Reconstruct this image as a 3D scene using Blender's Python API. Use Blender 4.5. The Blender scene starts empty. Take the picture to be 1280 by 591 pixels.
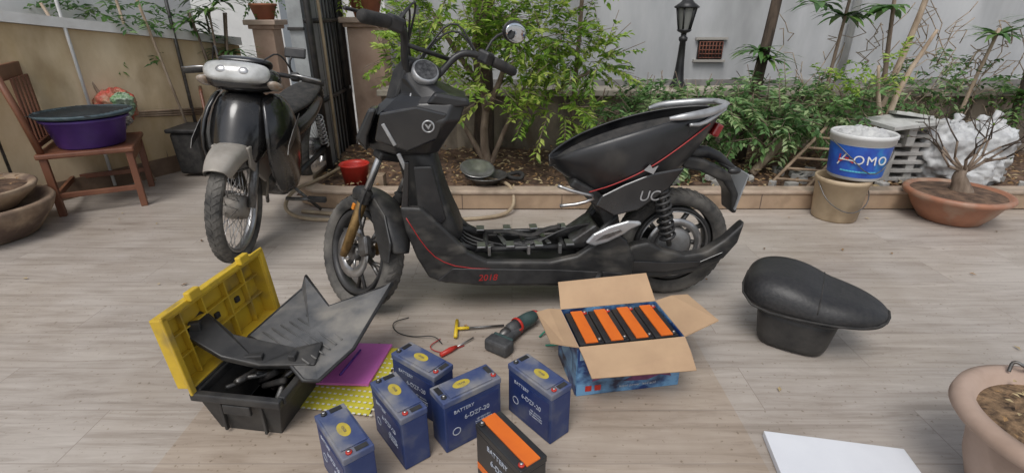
import bpy, math, random
from mathutils import Vector, Matrix, Euler
random.seed(7)
R=math.radians
scene=bpy.context.scene
COL=scene.collection
# ------------------------------------------------------------------ materials
MATS={}
def mat(name,c1,c2=None,scale=8,rough=.6,bump=0,metal=0,coat=0,stretch=(1,1,1),detail=6,lo=.35,hi=.65,rvar=0,trans=0,spec=.5,c3=None,s3=2,p3=.5):
    if name in MATS: return MATS[name]
    m=bpy.data.materials.new(name);m.use_nodes=True
    nt=m.node_tree;N=nt.nodes;L=nt.links
    b=N['Principled BSDF']
    b.inputs['Base Color'].default_value=(*c1,1);b.inputs['Roughness'].default_value=rough
    b.inputs['Metallic'].default_value=metal;b.inputs['Coat Weight'].default_value=coat
    b.inputs['Specular IOR Level'].default_value=spec
    b.inputs['Coat Roughness'].default_value=.12
    tc=N.new('ShaderNodeTexCoord');mp=N.new('ShaderNodeMapping');mp.inputs['Scale'].default_value=stretch
    L.new(tc.outputs['Object'],mp.inputs[0])
    nz=N.new('ShaderNodeTexNoise');nz.inputs['Scale'].default_value=scale;nz.inputs['Detail'].default_value=detail
    nz.inputs['Roughness'].default_value=.62
    L.new(mp.outputs[0],nz.inputs['Vector'])
    if c2:
        cr=N.new('ShaderNodeValToRGB');cr.color_ramp.elements[0].position=lo;cr.color_ramp.elements[1].position=hi
        cr.color_ramp.elements[0].color=(*c1,1);cr.color_ramp.elements[1].color=(*c2,1)
        L.new(nz.outputs['Fac'],cr.inputs[0]);out=cr.outputs[0]
        if c3:
            n3=N.new('ShaderNodeTexNoise');n3.inputs['Scale'].default_value=s3;n3.inputs['Detail'].default_value=8
            L.new(mp.outputs[0],n3.inputs['Vector'])
            r3=N.new('ShaderNodeValToRGB');r3.color_ramp.elements[0].position=p3;r3.color_ramp.elements[1].position=p3+.18
            L.new(n3.outputs['Fac'],r3.inputs[0])
            mx=N.new('ShaderNodeMix');mx.data_type='RGBA';L.new(r3.outputs[0],mx.inputs[0]);L.new(out,mx.inputs[6]);mx.inputs[7].default_value=(*c3,1)
            out=mx.outputs[2]
        L.new(out,b.inputs['Base Color'])
    if rvar:
        mr=N.new('ShaderNodeMapRange');mr.inputs[1].default_value=.3;mr.inputs[2].default_value=.7
        mr.inputs[3].default_value=max(0,rough-rvar);mr.inputs[4].default_value=min(1,rough+rvar)
        L.new(nz.outputs['Fac'],mr.inputs[0]);L.new(mr.outputs[0],b.inputs['Roughness'])
    if bump:
        bp=N.new('ShaderNodeBump');bp.inputs['Strength'].default_value=bump;bp.inputs['Distance'].default_value=.01
        L.new(nz.outputs['Fac'],bp.inputs['Height']);L.new(bp.outputs[0],b.inputs['Normal'])
    if trans:
        tr=N.new('ShaderNodeBsdfTranslucent');ms=N.new('ShaderNodeMixShader');ms.inputs[0].default_value=trans
        tr.inputs[0].default_value=(*[min(1,v*1.6) for v in c1],1)
        L.new(b.outputs[0],ms.inputs[1]);L.new(tr.outputs[0],ms.inputs[2]);L.new(ms.outputs[0],N['Material Output'].inputs[0])
    MATS[name]=m;return m
# ------------------------------------------------------------------ geometry helpers
def empty(name,loc=(0,0,0),rz=0,parent=None,matrix=None):
    o=bpy.data.objects.new(name,None);COL.objects.link(o);o.empty_display_size=.1
    if parent: o.parent=parent
    if matrix is not None: o.matrix_local=matrix
    else:
        o.location=loc;o.rotation_euler=(0,0,R(rz))
    return o
def mobj(name,v,f,m,parent=None,smooth=True,bevel=0,sub=0,solid=0,loc=None,rot=None,off=0,bseg=2):
    me=bpy.data.meshes.new(name);me.from_pydata([tuple(p) for p in v],[],f);me.validate();me.update()
    if isinstance(m,(list,tuple)):
        for k in m: me.materials.append(k)
    else: me.materials.append(m)
    o=bpy.data.objects.new(name,me);COL.objects.link(o)
    if parent: o.parent=parent
    if loc: o.location=loc
    if rot: o.rotation_euler=[R(a) for a in rot]
    if smooth:
        for p in me.polygons: p.use_smooth=True
    if solid:
        s=o.modifiers.new('s','SOLIDIFY');s.thickness=solid;s.offset=off
    if bevel:
        s=o.modifiers.new('b','BEVEL');s.width=bevel;s.segments=bseg;s.limit_method='ANGLE';s.angle_limit=R(28);s.harden_normals=False
    if sub:
        s=o.modifiers.new('u','SUBSURF');s.levels=sub;s.render_levels=sub
    return o
def fix(o):
    import bmesh
    bm=bmesh.new();bm.from_mesh(o.data);bmesh.ops.recalc_face_normals(bm,faces=bm.faces);bm.to_mesh(o.data);bm.free();return o
def box(name,c,s,m,parent=None,rot=None,bevel=.003,taper=1,smooth=False):
    x,y,z=[k/2 for k in s];t=taper
    v=[(-x*t,-y*t,-z),(x*t,-y*t,-z),(x*t,y*t,-z),(-x*t,y*t,-z),(-x,-y,z),(x,-y,z),(x,y,z),(-x,y,z)]
    f=[(3,2,1,0),(4,5,6,7),(0,1,5,4),(1,2,6,5),(2,3,7,6),(3,0,4,7)]
    return mobj(name,v,f,m,parent,smooth,bevel,loc=c,rot=rot)
def tube(name,pts,r,m,parent=None,seg=10,closed=False,smoothpath=0,flat=1.0):
    pts=[Vector(p) for p in pts]
    rr=r if isinstance(r,(list,tuple)) else [r]*len(pts)
    for _ in range(smoothpath):
        np_,nr=[pts[0]],[rr[0]]
        for i in range(len(pts)-1):
            a,b=pts[i],pts[i+1];np_+= [a*.75+b*.25,a*.25+b*.75];nr+=[rr[i]*.75+rr[i+1]*.25,rr[i]*.25+rr[i+1]*.75]
        np_.append(pts[-1]);nr.append(rr[-1]);pts,rr=np_,nr
    n=len(pts);v=[];f=[]
    t0=(pts[1]-pts[0]).normalized()
    up=Vector((0,0,1)) if abs(t0.z)<.9 else Vector((1,0,0))
    u=t0.cross(up).normalized()
    for i,p in enumerate(pts):
        if closed: t=(pts[(i+1)%n]-pts[i-1]).normalized()
        else: t=(pts[min(i+1,n-1)]-pts[max(i-1,0)]).normalized()
        u=(u-t*u.dot(t));u=u.normalized() if u.length>1e-6 else t.orthogonal().normalized()
        w=t.cross(u)
        for k in range(seg):
            a=2*math.pi*k/seg;v.append(p+u*math.cos(a)*rr[i]+w*math.sin(a)*rr[i]*flat)
    for i in range(n if closed else n-1):
        for k in range(seg):
            a=i*seg+k;b=i*seg+(k+1)%seg;c=((i+1)%n)*seg+(k+1)%seg;d=((i+1)%n)*seg+k
            f.append((a,b,c,d))
    if not closed:
        f.append(tuple(range(seg-1,-1,-1)));f.append(tuple(range((n-1)*seg,n*seg)))
    return fix(mobj(name,v,f,m,parent))
def tubes(name,plist,r,m,parent=None,seg=6):
    V=[];F=[]
    for (a,b) in plist:
        a=Vector(a);b=Vector(b);t=(b-a).normalized();u=t.orthogonal().normalized();w=t.cross(u);o=len(V)
        for p in (a,b):
            for k in range(seg):
                an=2*math.pi*k/seg;V.append(p+u*math.cos(an)*r+w*math.sin(an)*r)
        for k in range(seg): F.append((o+k,o+(k+1)%seg,o+seg+(k+1)%seg,o+seg+k))
        F.append(tuple(o+k for k in range(seg-1,-1,-1)));F.append(tuple(o+seg+k for k in range(seg)))
    return mobj(name,V,F,m,parent)
def boxes(name,lst,m,parent=None,bevel=0):
    V=[];F=[]
    for (c,s,rz) in lst:
        o=len(V);M=Matrix.Rotation(R(rz),3,'Z');x,y,z=[k/2 for k in s];c=Vector(c)
        for q in [(-x,-y,-z),(x,-y,-z),(x,y,-z),(-x,y,-z),(-x,-y,z),(x,-y,z),(x,y,z),(-x,y,z)]: V.append(c+M@Vector(q))
        F+=[tuple(o+i for i in q) for q in [(3,2,1,0),(4,5,6,7),(0,1,5,4),(1,2,6,5),(2,3,7,6),(3,0,4,7)]]
    return mobj(name,V,F,m,parent,False,bevel)
def lathe(name,prof,m,parent=None,seg=40,axis='Z',loc=(0,0,0),closed=False,sub=0,rot=None,wob=0):
    v=[];f=[];n=len(prof)
    for k in range(seg):
        a=2*math.pi*k/seg;c,s=math.cos(a),math.sin(a);q=1+wob*(math.sin(3*a)+math.sin(5*a+1))
        for (r,h) in prof:
            r=r*q
            if axis=='Z': v.append((r*c,r*s,h))
            elif axis=='Y': v.append((r*c,h,r*s))
            else: v.append((h,r*c,r*s))
    for k in range(seg):
        for i in range(n if closed else n-1):
            j=(i+1)%n;a=k*n+i;b=k*n+j;c=((k+1)%seg)*n+j;d=((k+1)%seg)*n+i
            f.append((a,b,c,d))
    return fix(mobj(name,v,f,m,parent,sub=sub,loc=loc,rot=rot))
def loft(name,secs,m,parent=None,closed=True,caps=True,sub=1,solid=0,bevel=0,smooth=True):
    n=len(secs[0]);v=[p for s in secs for p in s];f=[]
    for i in range(len(secs)-1):
        for k in range(n if closed else n-1):
            j=(k+1)%n;f.append((i*n+k,i*n+j,(i+1)*n+j,(i+1)*n+k))
    if caps and closed:
        f.append(tuple(range(n-1,-1,-1)));f.append(tuple(range((len(secs)-1)*n,len(secs)*n)))
    return fix(mobj(name,v,f,m,parent,smooth,bevel,sub,solid))
def slab(name,pts,y0,y1,m,parent=None,bevel=.006,rot=None,loc=None,smooth=False,bseg=3):
    n=len(pts);v=[(a,y0,b) for a,b in pts]+[(a,y1,b) for a,b in pts]
    f=[tuple(range(n)),tuple(range(2*n-1,n-1,-1))]+[(i,i+n,(i+1)%n+n,(i+1)%n) for i in range(n)]
    o=fix(mobj(name,v,f,m,parent,smooth,bevel,loc=loc,rot=rot,bseg=bseg));return o
def text(name,s,size,m,parent,loc,rot,ext=.0004,shear=0):
    cu=bpy.data.curves.new(name,'FONT');cu.body=s;cu.size=size;cu.extrude=ext;cu.align_x='CENTER';cu.align_y='CENTER';cu.shear=shear
    cu.materials.append(m);o=bpy.data.objects.new(name,cu);COL.objects.link(o);o.parent=parent;o.location=loc;o.rotation_euler=[R(a) for a in rot];return o
def blob(name,c,s,m,parent=None,rot=None,seg=20,n=.0,disp=0,dscale=.06):
    v=[];f=[];rings=12
    for i in range(rings+1):
        th=math.pi*i/rings
        for k in range(seg):
            a=2*math.pi*k/seg;q=1+n*(random.random()-.5)
            v.append((s[0]*math.sin(th)*math.cos(a)*q,s[1]*math.sin(th)*math.sin(a)*q,s[2]*math.cos(th)*q))
    for i in range(rings):
        for k in range(seg): f.append((i*seg+k,(i+1)*seg+k,(i+1)*seg+(k+1)%seg,i*seg+(k+1)%seg))
    o=mobj(name,v,f,m,parent,loc=c,rot=rot,sub=2 if disp else 0)
    if disp:
        t=bpy.data.textures.new(name+'_fold','VORONOI');t.noise_scale=dscale;t.noise_intensity=1
        d=o.modifiers.new('d','DISPLACE');d.texture=t;d.strength=disp;d.mid_level=.4
        t=bpy.data.textures.new(name+'_wr','CLOUDS');t.noise_scale=dscale*.35
        d=o.modifiers.new('d2','DISPLACE');d.texture=t;d.strength=disp*.6;d.mid_level=.5
    return o
# ------------------------------------------------------------------ common materials
BLK=mat('black_plastic',(.014,.014,.015),(.038,.037,.036),14,.45,.05,rvar=.12)
GLS=mat('black_gloss',(.008,.008,.009),(.02,.019,.018),10,.22,0,coat=.55,rvar=.1)
SATIN=mat('satin_black',(.009,.009,.010),(.018,.018,.019),9,.36,.02,coat=.15,rvar=.12,c3=(.045,.042,.038),s3=6,p3=.54)
DUSTY=mat('dusty_black',(.014,.014,.014),(.03,.029,.028),11,.5,.05,rvar=.12,c3=(.085,.078,.068),s3=7,p3=.50,stretch=(1,1,2))
RUB=mat('rubber',(.016,.016,.016),(.05,.046,.042),22,.8,.3)
TYR=mat('tyre_dusty',(.03,.029,.028),(.14,.13,.115),9,.85,.3)
SIL=mat('silver_metal',(.5,.5,.5),(.35,.34,.33),20,.32,0,metal=.9)
SILP=mat('silver_paint',(.45,.46,.47),(.3,.3,.3),12,.3,0,metal=.5,coat=.3)
STEEL=mat('dull_steel',(.2,.2,.2),(.1,.09,.08),30,.45,.1,metal=.8)
GOLD=mat('gold_fork',(.32,.2,.08),(.16,.1,.04),30,.4,.1,metal=.7)
REDL=mat('red_line',(.35,.02,.02),rough=.4)
RED=mat('red_plastic',(.5,.03,.02),(.35,.03,.02),10,.4)
WHT=mat('white_plastic',(.68,.68,.67),(.55,.55,.53),6,.4)
LENS=mat('clear_lens',(.62,.63,.62),(.36,.36,.34),9,.12,0,coat=.8)
AMB=mat('amber_lens',(.6,.2,.02),rough=.2)
MIRR=mat('mirror_glass',(.75,.8,.85),rough=.04,metal=1)
# ================================================================== GROUND
def floor_mat():
    m=bpy.data.materials.new('wood_look_tile');m.use_nodes=True;nt=m.node_tree;N=nt.nodes;L=nt.links;b=N['Principled BSDF']
    tc=N.new('ShaderNodeTexCoord')
    br=N.new('ShaderNodeTexBrick');br.inputs['Scale'].default_value=1;br.inputs['Brick Width'].default_value=1.2;br.inputs['Row Height'].default_value=.2
    br.inputs['Mortar Size'].default_value=.0012;br.inputs['Mortar Smooth'].default_value=.4;br.offset=.37
    br.inputs['Color1'].default_value=(0,0,0,1);br.inputs['Color2'].default_value=(1,1,1,1);br.inputs['Mortar'].default_value=(.5,.5,.5,1)
    L.new(tc.outputs['Object'],br.inputs['Vector'])
    sc=N.new('ShaderNodeVectorMath');sc.operation='SCALE';sc.inputs['Scale'].default_value=7.3;L.new(br.outputs['Color'],sc.inputs[0])
    ad=N.new('ShaderNodeVectorMath');ad.operation='ADD';L.new(tc.outputs['Object'],ad.inputs[0]);L.new(sc.outputs[0],ad.inputs[1])
    mp=N.new('ShaderNodeMapping');mp.inputs['Scale'].default_value=(1.5,17,1);L.new(ad.outputs[0],mp.inputs[0])
    n1=N.new('ShaderNodeTexNoise');n1.inputs['Scale'].default_value=1.5;n1.inputs['Detail'].default_value=10;n1.inputs['Roughness'].default_value=.68;n1.inputs['Distortion'].default_value=.9
    L.new(mp.outputs[0],n1.inputs['Vector'])
    cr=N.new('ShaderNodeValToRGB');e=cr.color_ramp.elements
    e[0].position=.28;e[0].color=(.275,.235,.20,1);e[1].position=.72;e[1].color=(.51,.465,.42,1)
    k=cr.color_ramp.elements.new(.48);k.color=(.41,.365,.325,1)
    L.new(n1.outputs['Fac'],cr.inputs[0])
    m1=N.new('ShaderNodeMix');m1.data_type='RGBA';m1.blend_type='MULTIPLY';m1.inputs[0].default_value=1
    rt=N.new('ShaderNodeValToRGB');rt.color_ramp.elements[0].color=(.92,.92,.92,1);rt.color_ramp.elements[1].color=(1.03,1.03,1.02,1)
    L.new(br.outputs['Color'],rt.inputs[0]);L.new(cr.outputs[0],m1.inputs[6]);L.new(rt.outputs[0],m1.inputs[7])
    n2=N.new('ShaderNodeTexNoise');n2.inputs['Scale'].default_value=1.6;n2.inputs['Detail'].default_value=9;n2.inputs['Roughness'].default_value=.65;L.new(tc.outputs['Object'],n2.inputs['Vector'])
    rd=N.new('ShaderNodeValToRGB');rd.color_ramp.elements[0].position=.32;rd.color_ramp.elements[0].color=(.80,.765,.72,1);rd.color_ramp.elements[1].position=.58;rd.color_ramp.elements[1].color=(1,1,1,1)
    L.new(n2.outputs['Fac'],rd.inputs[0])
    m2=N.new('ShaderNodeMix');m2.data_type='RGBA';m2.blend_type='MULTIPLY';m2.inputs[0].default_value=1;L.new(m1.outputs[2],m2.inputs[6]);L.new(rd.outputs[0],m2.inputs[7])
    n5=N.new('ShaderNodeTexNoise');n5.inputs['Scale'].default_value=70;n5.inputs['Detail'].default_value=3;L.new(tc.outputs['Object'],n5.inputs['Vector'])
    r5=N.new('ShaderNodeValToRGB');r5.color_ramp.elements[0].position=.28;r5.color_ramp.elements[0].color=(.6,.56,.5,1);r5.color_ramp.elements[1].position=.36;r5.color_ramp.elements[1].color=(1,1,1,1);L.new(n5.outputs['Fac'],r5.inputs[0])
    m5=N.new('ShaderNodeMix');m5.data_type='RGBA';m5.blend_type='MULTIPLY';m5.inputs[0].default_value=1;L.new(m2.outputs[2],m5.inputs[6]);L.new(r5.outputs[0],m5.inputs[7])
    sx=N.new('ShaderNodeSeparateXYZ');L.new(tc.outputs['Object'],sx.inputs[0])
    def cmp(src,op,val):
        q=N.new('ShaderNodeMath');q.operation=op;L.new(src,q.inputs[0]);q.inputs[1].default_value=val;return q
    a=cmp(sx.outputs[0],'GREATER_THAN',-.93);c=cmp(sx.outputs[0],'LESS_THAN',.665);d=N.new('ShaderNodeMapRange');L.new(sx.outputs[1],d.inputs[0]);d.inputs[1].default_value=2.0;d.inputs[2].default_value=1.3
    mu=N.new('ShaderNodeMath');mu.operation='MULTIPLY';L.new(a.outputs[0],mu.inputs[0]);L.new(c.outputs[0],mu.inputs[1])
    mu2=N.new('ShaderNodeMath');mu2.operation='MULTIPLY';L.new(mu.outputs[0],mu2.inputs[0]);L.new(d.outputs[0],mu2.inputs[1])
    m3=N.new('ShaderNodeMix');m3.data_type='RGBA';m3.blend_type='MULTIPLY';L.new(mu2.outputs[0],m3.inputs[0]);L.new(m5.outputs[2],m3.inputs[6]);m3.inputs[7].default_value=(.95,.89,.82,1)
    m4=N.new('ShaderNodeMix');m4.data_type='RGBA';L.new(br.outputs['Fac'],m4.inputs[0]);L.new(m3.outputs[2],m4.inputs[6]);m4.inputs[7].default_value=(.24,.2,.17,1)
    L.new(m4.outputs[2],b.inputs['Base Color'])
    mr=N.new('ShaderNodeMapRange');mr.inputs[3].default_value=.28;mr.inputs[4].default_value=.52;L.new(n2.outputs['Fac'],mr.inputs[0]);L.new(mr.outputs[0],b.inputs['Roughness'])
    bp=N.new('ShaderNodeBump');bp.inputs['Strength'].default_value=.1;bp.inputs['Distance'].default_value=.003;L.new(n1.outputs['Fac'],bp.inputs['Height']);L.new(bp.outputs[0],b.inputs['Normal'])
    return m
CONC=mat('alley_concrete',(.42,.41,.39),(.3,.29,.27),3,.8,.1)
mobj('ground',[(-60,-60,-.01),(60,-60,-.01),(60,60,-.01),(-60,60,-.01)],[(0,1,2,3)],CONC,smooth=False)
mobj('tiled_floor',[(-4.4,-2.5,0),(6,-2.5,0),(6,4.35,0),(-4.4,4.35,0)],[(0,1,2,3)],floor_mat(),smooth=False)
# ================================================================== planter
CURB=mat('curb_tile',(.42,.30,.20),(.30,.21,.14),6,.5,.05,c3=(.2,.14,.09),s3=5)
SOIL=mat('soil',(.05,.03,.02),(.18,.11,.07),16,.95,1,detail=10)
cp=[(5.2,2.96)]+[(-1.05,2.96),(-1.18,2.985),(-1.28,3.06),(-1.34,3.18),(-1.36,3.3),(-1.36,3.95)]
def ribbon(name,path,w,z0,z1,m,parent=None):
    secs=[]
    for i,p in enumerate(path):
        a=Vector(path[max(i-1,0)]);b=Vector(path[min(i+1,len(path)-1)]);t=(b-a).normalized();n=Vector((-t.y,t.x));p=Vector(p)
        l=p+n*w/2;r=p-n*w/2
        secs.append([(l.x,l.y,z0),(r.x,r.y,z0),(r.x,r.y,z1),(l.x,l.y,z1)])
    return loft(name,secs,m,parent,sub=0,bevel=.006,smooth=False)
pl=empty('planter_curb')
ribbon('curb_body',cp,.085,0.004,.10,CURB,pl)
ribbon('curb_cap',cp,.105,.10,.122,mat('curb_cap',(.5,.4,.31),(.38,.29,.22),9,.45,.05,c3=(.25,.2,.15),s3=6),pl)
boxes('curb_joints',[((-.9+.6*i,2.9165,.052),(.004,.002,.09),0) for i in range(10)],mat('joint_dark',(.12,.09,.07),rough=.9),pl)
v=[];f=[];nx_,ny_=120,24
for j in range(ny_+1):
    for i in range(nx_+1):
        x=-1.33+6.5*i/nx_;y=3.0+1.15*j/ny_
        v.append((x,y,.075+.02*math.sin(x*5+y*3)*math.sin(y*6)+random.uniform(-.008,.012)+.03*(y-3)))
for j in range(ny_):
    for i in range(nx_):
        a=j*(nx_+1)+i;f.append((a,a+1,a+nx_+2,a+nx_+1))
mobj('soil_bed',v,f,SOIL)
# ================================================================== leaves
LM=[mat('leaf_a',(.20,.33,.04),rough=.5,trans=.4),mat('leaf_b',(.30,.44,.07),rough=.5,trans=.4),mat('leaf_c',(.10,.19,.025),rough=.45,trans=.35),mat('leaf_d',(.42,.50,.12),rough=.55,trans=.4)]
LD=[mat('leafdk_a',(.04,.10,.025),rough=.4,trans=.25),mat('leafdk_b',(.07,.16,.04),rough=.4,trans=.25),mat('leafdk_c',(.13,.23,.06),rough=.4,trans=.25)]
LG=[mat('leafg_a',(.12,.23,.08),rough=.45,trans=.35),mat('leafg_b',(.19,.33,.12),rough=.45,trans=.35),mat('leafg_c',(.32,.42,.20),rough=.5,trans=.35),mat('leafg_d',(.06,.13,.04),rough=.5,trans=.3)]
DRY=[mat('dry_a',(.30,.18,.08),rough=.8),mat('dry_b',(.16,.095,.05),rough=.8),mat('dry_c',(.40,.31,.17),rough=.8)]
BARK=mat('bark',(.12,.085,.06),(.26,.2,.15),25,.9,.6,stretch=(1,1,.25))
BARKL=mat('bark_light',(.26,.19,.13),(.45,.36,.27),20,.9,.4,stretch=(1,1,.3))
BARKD=mat('bark_dark',(.03,.022,.016),(.10,.07,.05),25,.9,.7,stretch=(1,1,.25))
def addleaf(V,F,MI,p,d,up,l,w,mi):
    d=d.normalized();s=d.cross(up)
    if s.length<1e-4: s=d.orthogonal()
    s.normalize();n=s.cross(d);o=len(V)
    V+= [p,p+d*l*.45+s*w*.5+n*w*.12,p+d*l-n*l*.12,p+d*l*.45-s*w*.5+n*w*.12]
    F.append((o,o+1,o+2));F.append((o,o+2,o+3));MI+=[mi,mi]
def leafmesh(name,V,F,MI,mats,parent):
    me=bpy.data.meshes.new(name);me.from_pydata([tuple(p) for p in V],[],F)
    for k in mats: me.materials.append(k)
    me.polygons.foreach_set('material_index',MI)
    o=bpy.data.objects.new(name,me);COL.objects.link(o);o.parent=parent;return o
def rnd(s=1): return Vector((random.gauss(0,s),random.gauss(0,s),random.gauss(0,s)))
def foliage(name,blobs,mats,parent,leaf=.045,ratio=.42,clump=26,twigs=None,density=1):
    V,F,MI=[],[],[];TW=[]
    for (x,y,z,rx,ry,rz,n) in blobs:
        c=Vector((x,y,z))
        for i in range(int(n*density)):
            u=rnd().normalized();q=random.random()**.45
            p=c+Vector((u.x*rx*q,u.y*ry*q,u.z*rz*q))
            d=(u*Vector((1,1,.3)).length*.6+rnd(.5)+Vector((0,0,.1))).normalized()
            L_=random.uniform(.10,.2)*leaf/.045
            TW.append((p,p+d*L_))
            tone=random.choice(range(len(mats)))
            for k in range(clump//2):
                t=(k+.5)/(clump/2);pp=p+d*L_*t-Vector((0,0,.25*L_*t*t))
                for sgn in (1,-1):
                    side=d.cross(Vector((0,0,1)));side=side.normalized() if side.length>.01 else Vector((1,0,0))
                    ld=(side*sgn+d*.5+Vector((0,0,-.25))+rnd(.3))
                    mi=tone if random.random()<.6 else random.randrange(len(mats))
                    s=random.uniform(.7,1.2)*leaf
                    addleaf(V,F,MI,pp,ld,Vector((0,0,1))+rnd(.3),s,s*ratio,mi)
    leafmesh(name,V,F,MI,mats,parent)
    if twigs: tubes(name+'_twigs',TW,.0022,twigs,parent,4)
def fronds(name,cs,mats,parent,L_=.3,w=.03,n=18,droop=.6,seg=5,rise=.5):
    V,F,MI=[],[],[]
    for c in cs:
        c=Vector(c)
        for i in range(n):
            a=random.uniform(0,6.28);el=random.uniform(-.2,1)*rise+.2
            d=Vector((math.cos(a),math.sin(a),el)).normalized();p=c.copy();l=L_*random.uniform(.7,1.15);s=Vector((-math.sin(a),math.cos(a),0))
            mi=random.randrange(len(mats));prev=None
            for k in range(seg+1):
                t=k/seg;ww=w*math.sin(math.pi*min(.98,.12+t*.88))*.5
                o=len(V);V+= [p+s*ww,p-s*ww]
                if prev is not None: F.append((prev,prev+1,o+1,o));MI.append(mi)
                prev=o;d=(d+Vector((0,0,-droop/seg*(.5+t)))).normalized();p=p+d*l/seg
    leafmesh(name,V,F,MI,mats,parent)
V,F,MI=[],[],[]
for i in range(2600):
    x=random.uniform(-1.25,3.9);y=random.uniform(3.03,3.95)
    a=random.uniform(0,6.28);addleaf(V,F,MI,Vector((x,y,.105+.03*(y-3)+random.uniform(-.005,.02))),Vector((math.cos(a),math.sin(a),random.uniform(-.3,.3))),Vector((0,0,1))+rnd(.3),random.uniform(.02,.055),random.uniform(.01,.025),random.randrange(3))
leafmesh('leaf_litter',V,F,MI,DRY,None)
V,F,MI=[],[],[]
for i in range(46):
    x=random.uniform(-2.4,3.2);y=random.uniform(1.2,2.85)
    a=random.uniform(0,6.28);addleaf(V,F,MI,Vector((x,y,.006)),Vector((math.cos(a),math.sin(a),.1)),Vector((0,0,1)),random.uniform(.012,.035),.012,random.randrange(3))
leafmesh('fallen_leaves',V,F,MI,DRY,None)
# ================================================================== walls / backdrop
WALLD=mat('mouldy_render',(.05,.042,.033),(.36,.30,.23),2.6,.9,.4,stretch=(1.3,1,.6),lo=.34,hi=.62,c3=(.13,.10,.07),s3=7,detail=10)
WALLU=mat('painted_wall_grey',(.37,.38,.39),(.53,.535,.54),1.8,.85,.12,stretch=(1,1,.3),c3=(.25,.255,.255),s3=1.5,detail=11,p3=.50)
w=empty('garden_wall')
box('wall_panel',(2.05,4.08,.26),(6.1,.14,.52),WALLD,w,bevel=.004)
box('wall_coping',(2.05,4.09,.545),(6.14,.26,.05),mat('coping',(.22,.19,.15),(.46,.42,.35),5,.9,.3,detail=9),w,bevel=.008)
boxes('wall_piers',[((x,4.0,.257),(.16,.03,.51),0) for x in (-.35,1.9,3.6)],WALLD,w,.004)
hb=empty('neighbour_house')
box('facade',(2.2,4.95,1.8),(6.6,.2,4),WALLU,hb,bevel=0)
box('facade_plinth',(2.2,4.835,.3),(6.6,.03,.5),mat('band',(.16,.15,.14),(.34,.33,.31),3,.85,.2,stretch=(1,1,.5)),hb)
box('window_recess',(1.76,4.84,.80),(.22,.02,.16),mat('win_dark',(.02,.015,.012),rough=.5),hb)
tubes('window_grille',[((1.66+.029*i,4.82,.73),(1.66+.029*i,4.82,.87)) for i in range(8)]+[((1.66,4.82,.735+.033*i),(1.86,4.82,.735+.033*i)) for i in range(5)],.005,mat('rust',(.2,.07,.04),(.1,.04,.03),20,.8),hb)
boxes('window_frame',[((1.76,4.83,.895),(.28,.03,.02),0),((1.76,4.83,.71),(.28,.04,.02),0)],mat('frame_conc',(.35,.33,.3),rough=.8),hb)
tubes('downpipe',[((2.95,4.8,.6),(2.95,4.8,3.5))],.03,WHT,hb,12)
al=empty('alley_house')
box('alley_wall',(-2.2,8.2,1.6),(5.5,.2,3.4),mat('alley_wall',(.5,.5,.49),(.62,.62,.6),2,.85),al,bevel=0)
box('alley_door',(-2.9,8.08,1.0),(.9,.04,2),mat('alley_door',(.18,.2,.22),rough=.5),al)
box('alley_side',(-.9,6.4,1.8),(.15,3.4,3.6),mat('alley_side',(.36,.36,.35),(.5,.5,.49),2,.85,.1),al,bevel=0)
LW=mat('stained_cream_wall',(.46,.33,.17),(.72,.59,.40),2.2,.85,.25,stretch=(1,1,.5),c3=(.25,.165,.08),s3=2.4,detail=10,p3=.55)
lw=empty('boundary_wall')
A=Vector((-3.75,1.35));B=Vector((-2.2,4.4));t=(B-A).normalized();n=Vector((-t.y,t.x))
def wallquad(name,A,B,za0,za1,zb0,zb1,th,m,parent,shift=0):
    a=A+n*shift;b=B+n*shift;a2=a+n*th;b2=b+n*th
    v=[(a.x,a.y,za0),(b.x,b.y,zb0),(b.x,b.y,zb1),(a.x,a.y,za1),(a2.x,a2.y,za0),(b2.x,b2.y,zb0),(b2.x,b2.y,zb1),(a2.x,a2.y,za1)]
    return fix(mobj(name,v,[(0,1,2,3),(7,6,5,4),(0,4,5,1),(1,5,6,2),(2,6,7,3),(3,7,4,0)],m,parent,False))
wallquad('wall_body',A,B,-.0,1.30,-.0,.86,.12,LW,lw)
wallquad('wall_cap',A,B,1.302,1.36,.862,.92,.2,mat('cap_white',(.74,.74,.72),(.58,.57,.54),6,.7,.1),lw,-.04)
wallquad('wall_skirt',A,B,.0,.12,.0,.12,.015,mat('skirt',(.14,.09,.06),(.22,.15,.10),6,.6,.1),lw,-.016)
lb=empty('side_house')
wallquad('side_facade',A,B,1.36,3.5,.92,3.5,.1,mat('side_facade',(.74,.75,.76),(.60,.61,.62),2,.8,.05,stretch=(1,1,.4)),lb,.5)
for i in range(5):
    q=A+t*(.5+i*.62)+n*.49
    box('window_pane.%d'%i,(q.x,q.y,1.75),(.5,.02,.55),mat('blue_glass',(.10,.16,.22),rough=.1,coat=.5),lb,rot=(0,0,math.degrees(math.atan2(t.y,t.x))),bevel=0)
par=empty('conduit_pipes')
for i,(s_,h,rr,mm) in enumerate([(1.05,2.2,.012,WHT),(1.75,2.2,.008,STEEL),(2.25,2.2,.010,WHT),(2.9,2.0,.012,STEEL)]):
    q=A+t*s_-n*.03
    tubes('pipe_%d'%i,[((q.x,q.y,.02),(q.x,q.y,h))],rr,mm,par,10)
tube('cable',[(-3.35,2.0,1.4),(-3.3,2.1,1.15),(-3.22,2.25,1.0),(-3.3,2.1,1.05),(-3.36,2.0,1.3)],.008,BLK,par,smoothpath=3)
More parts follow.
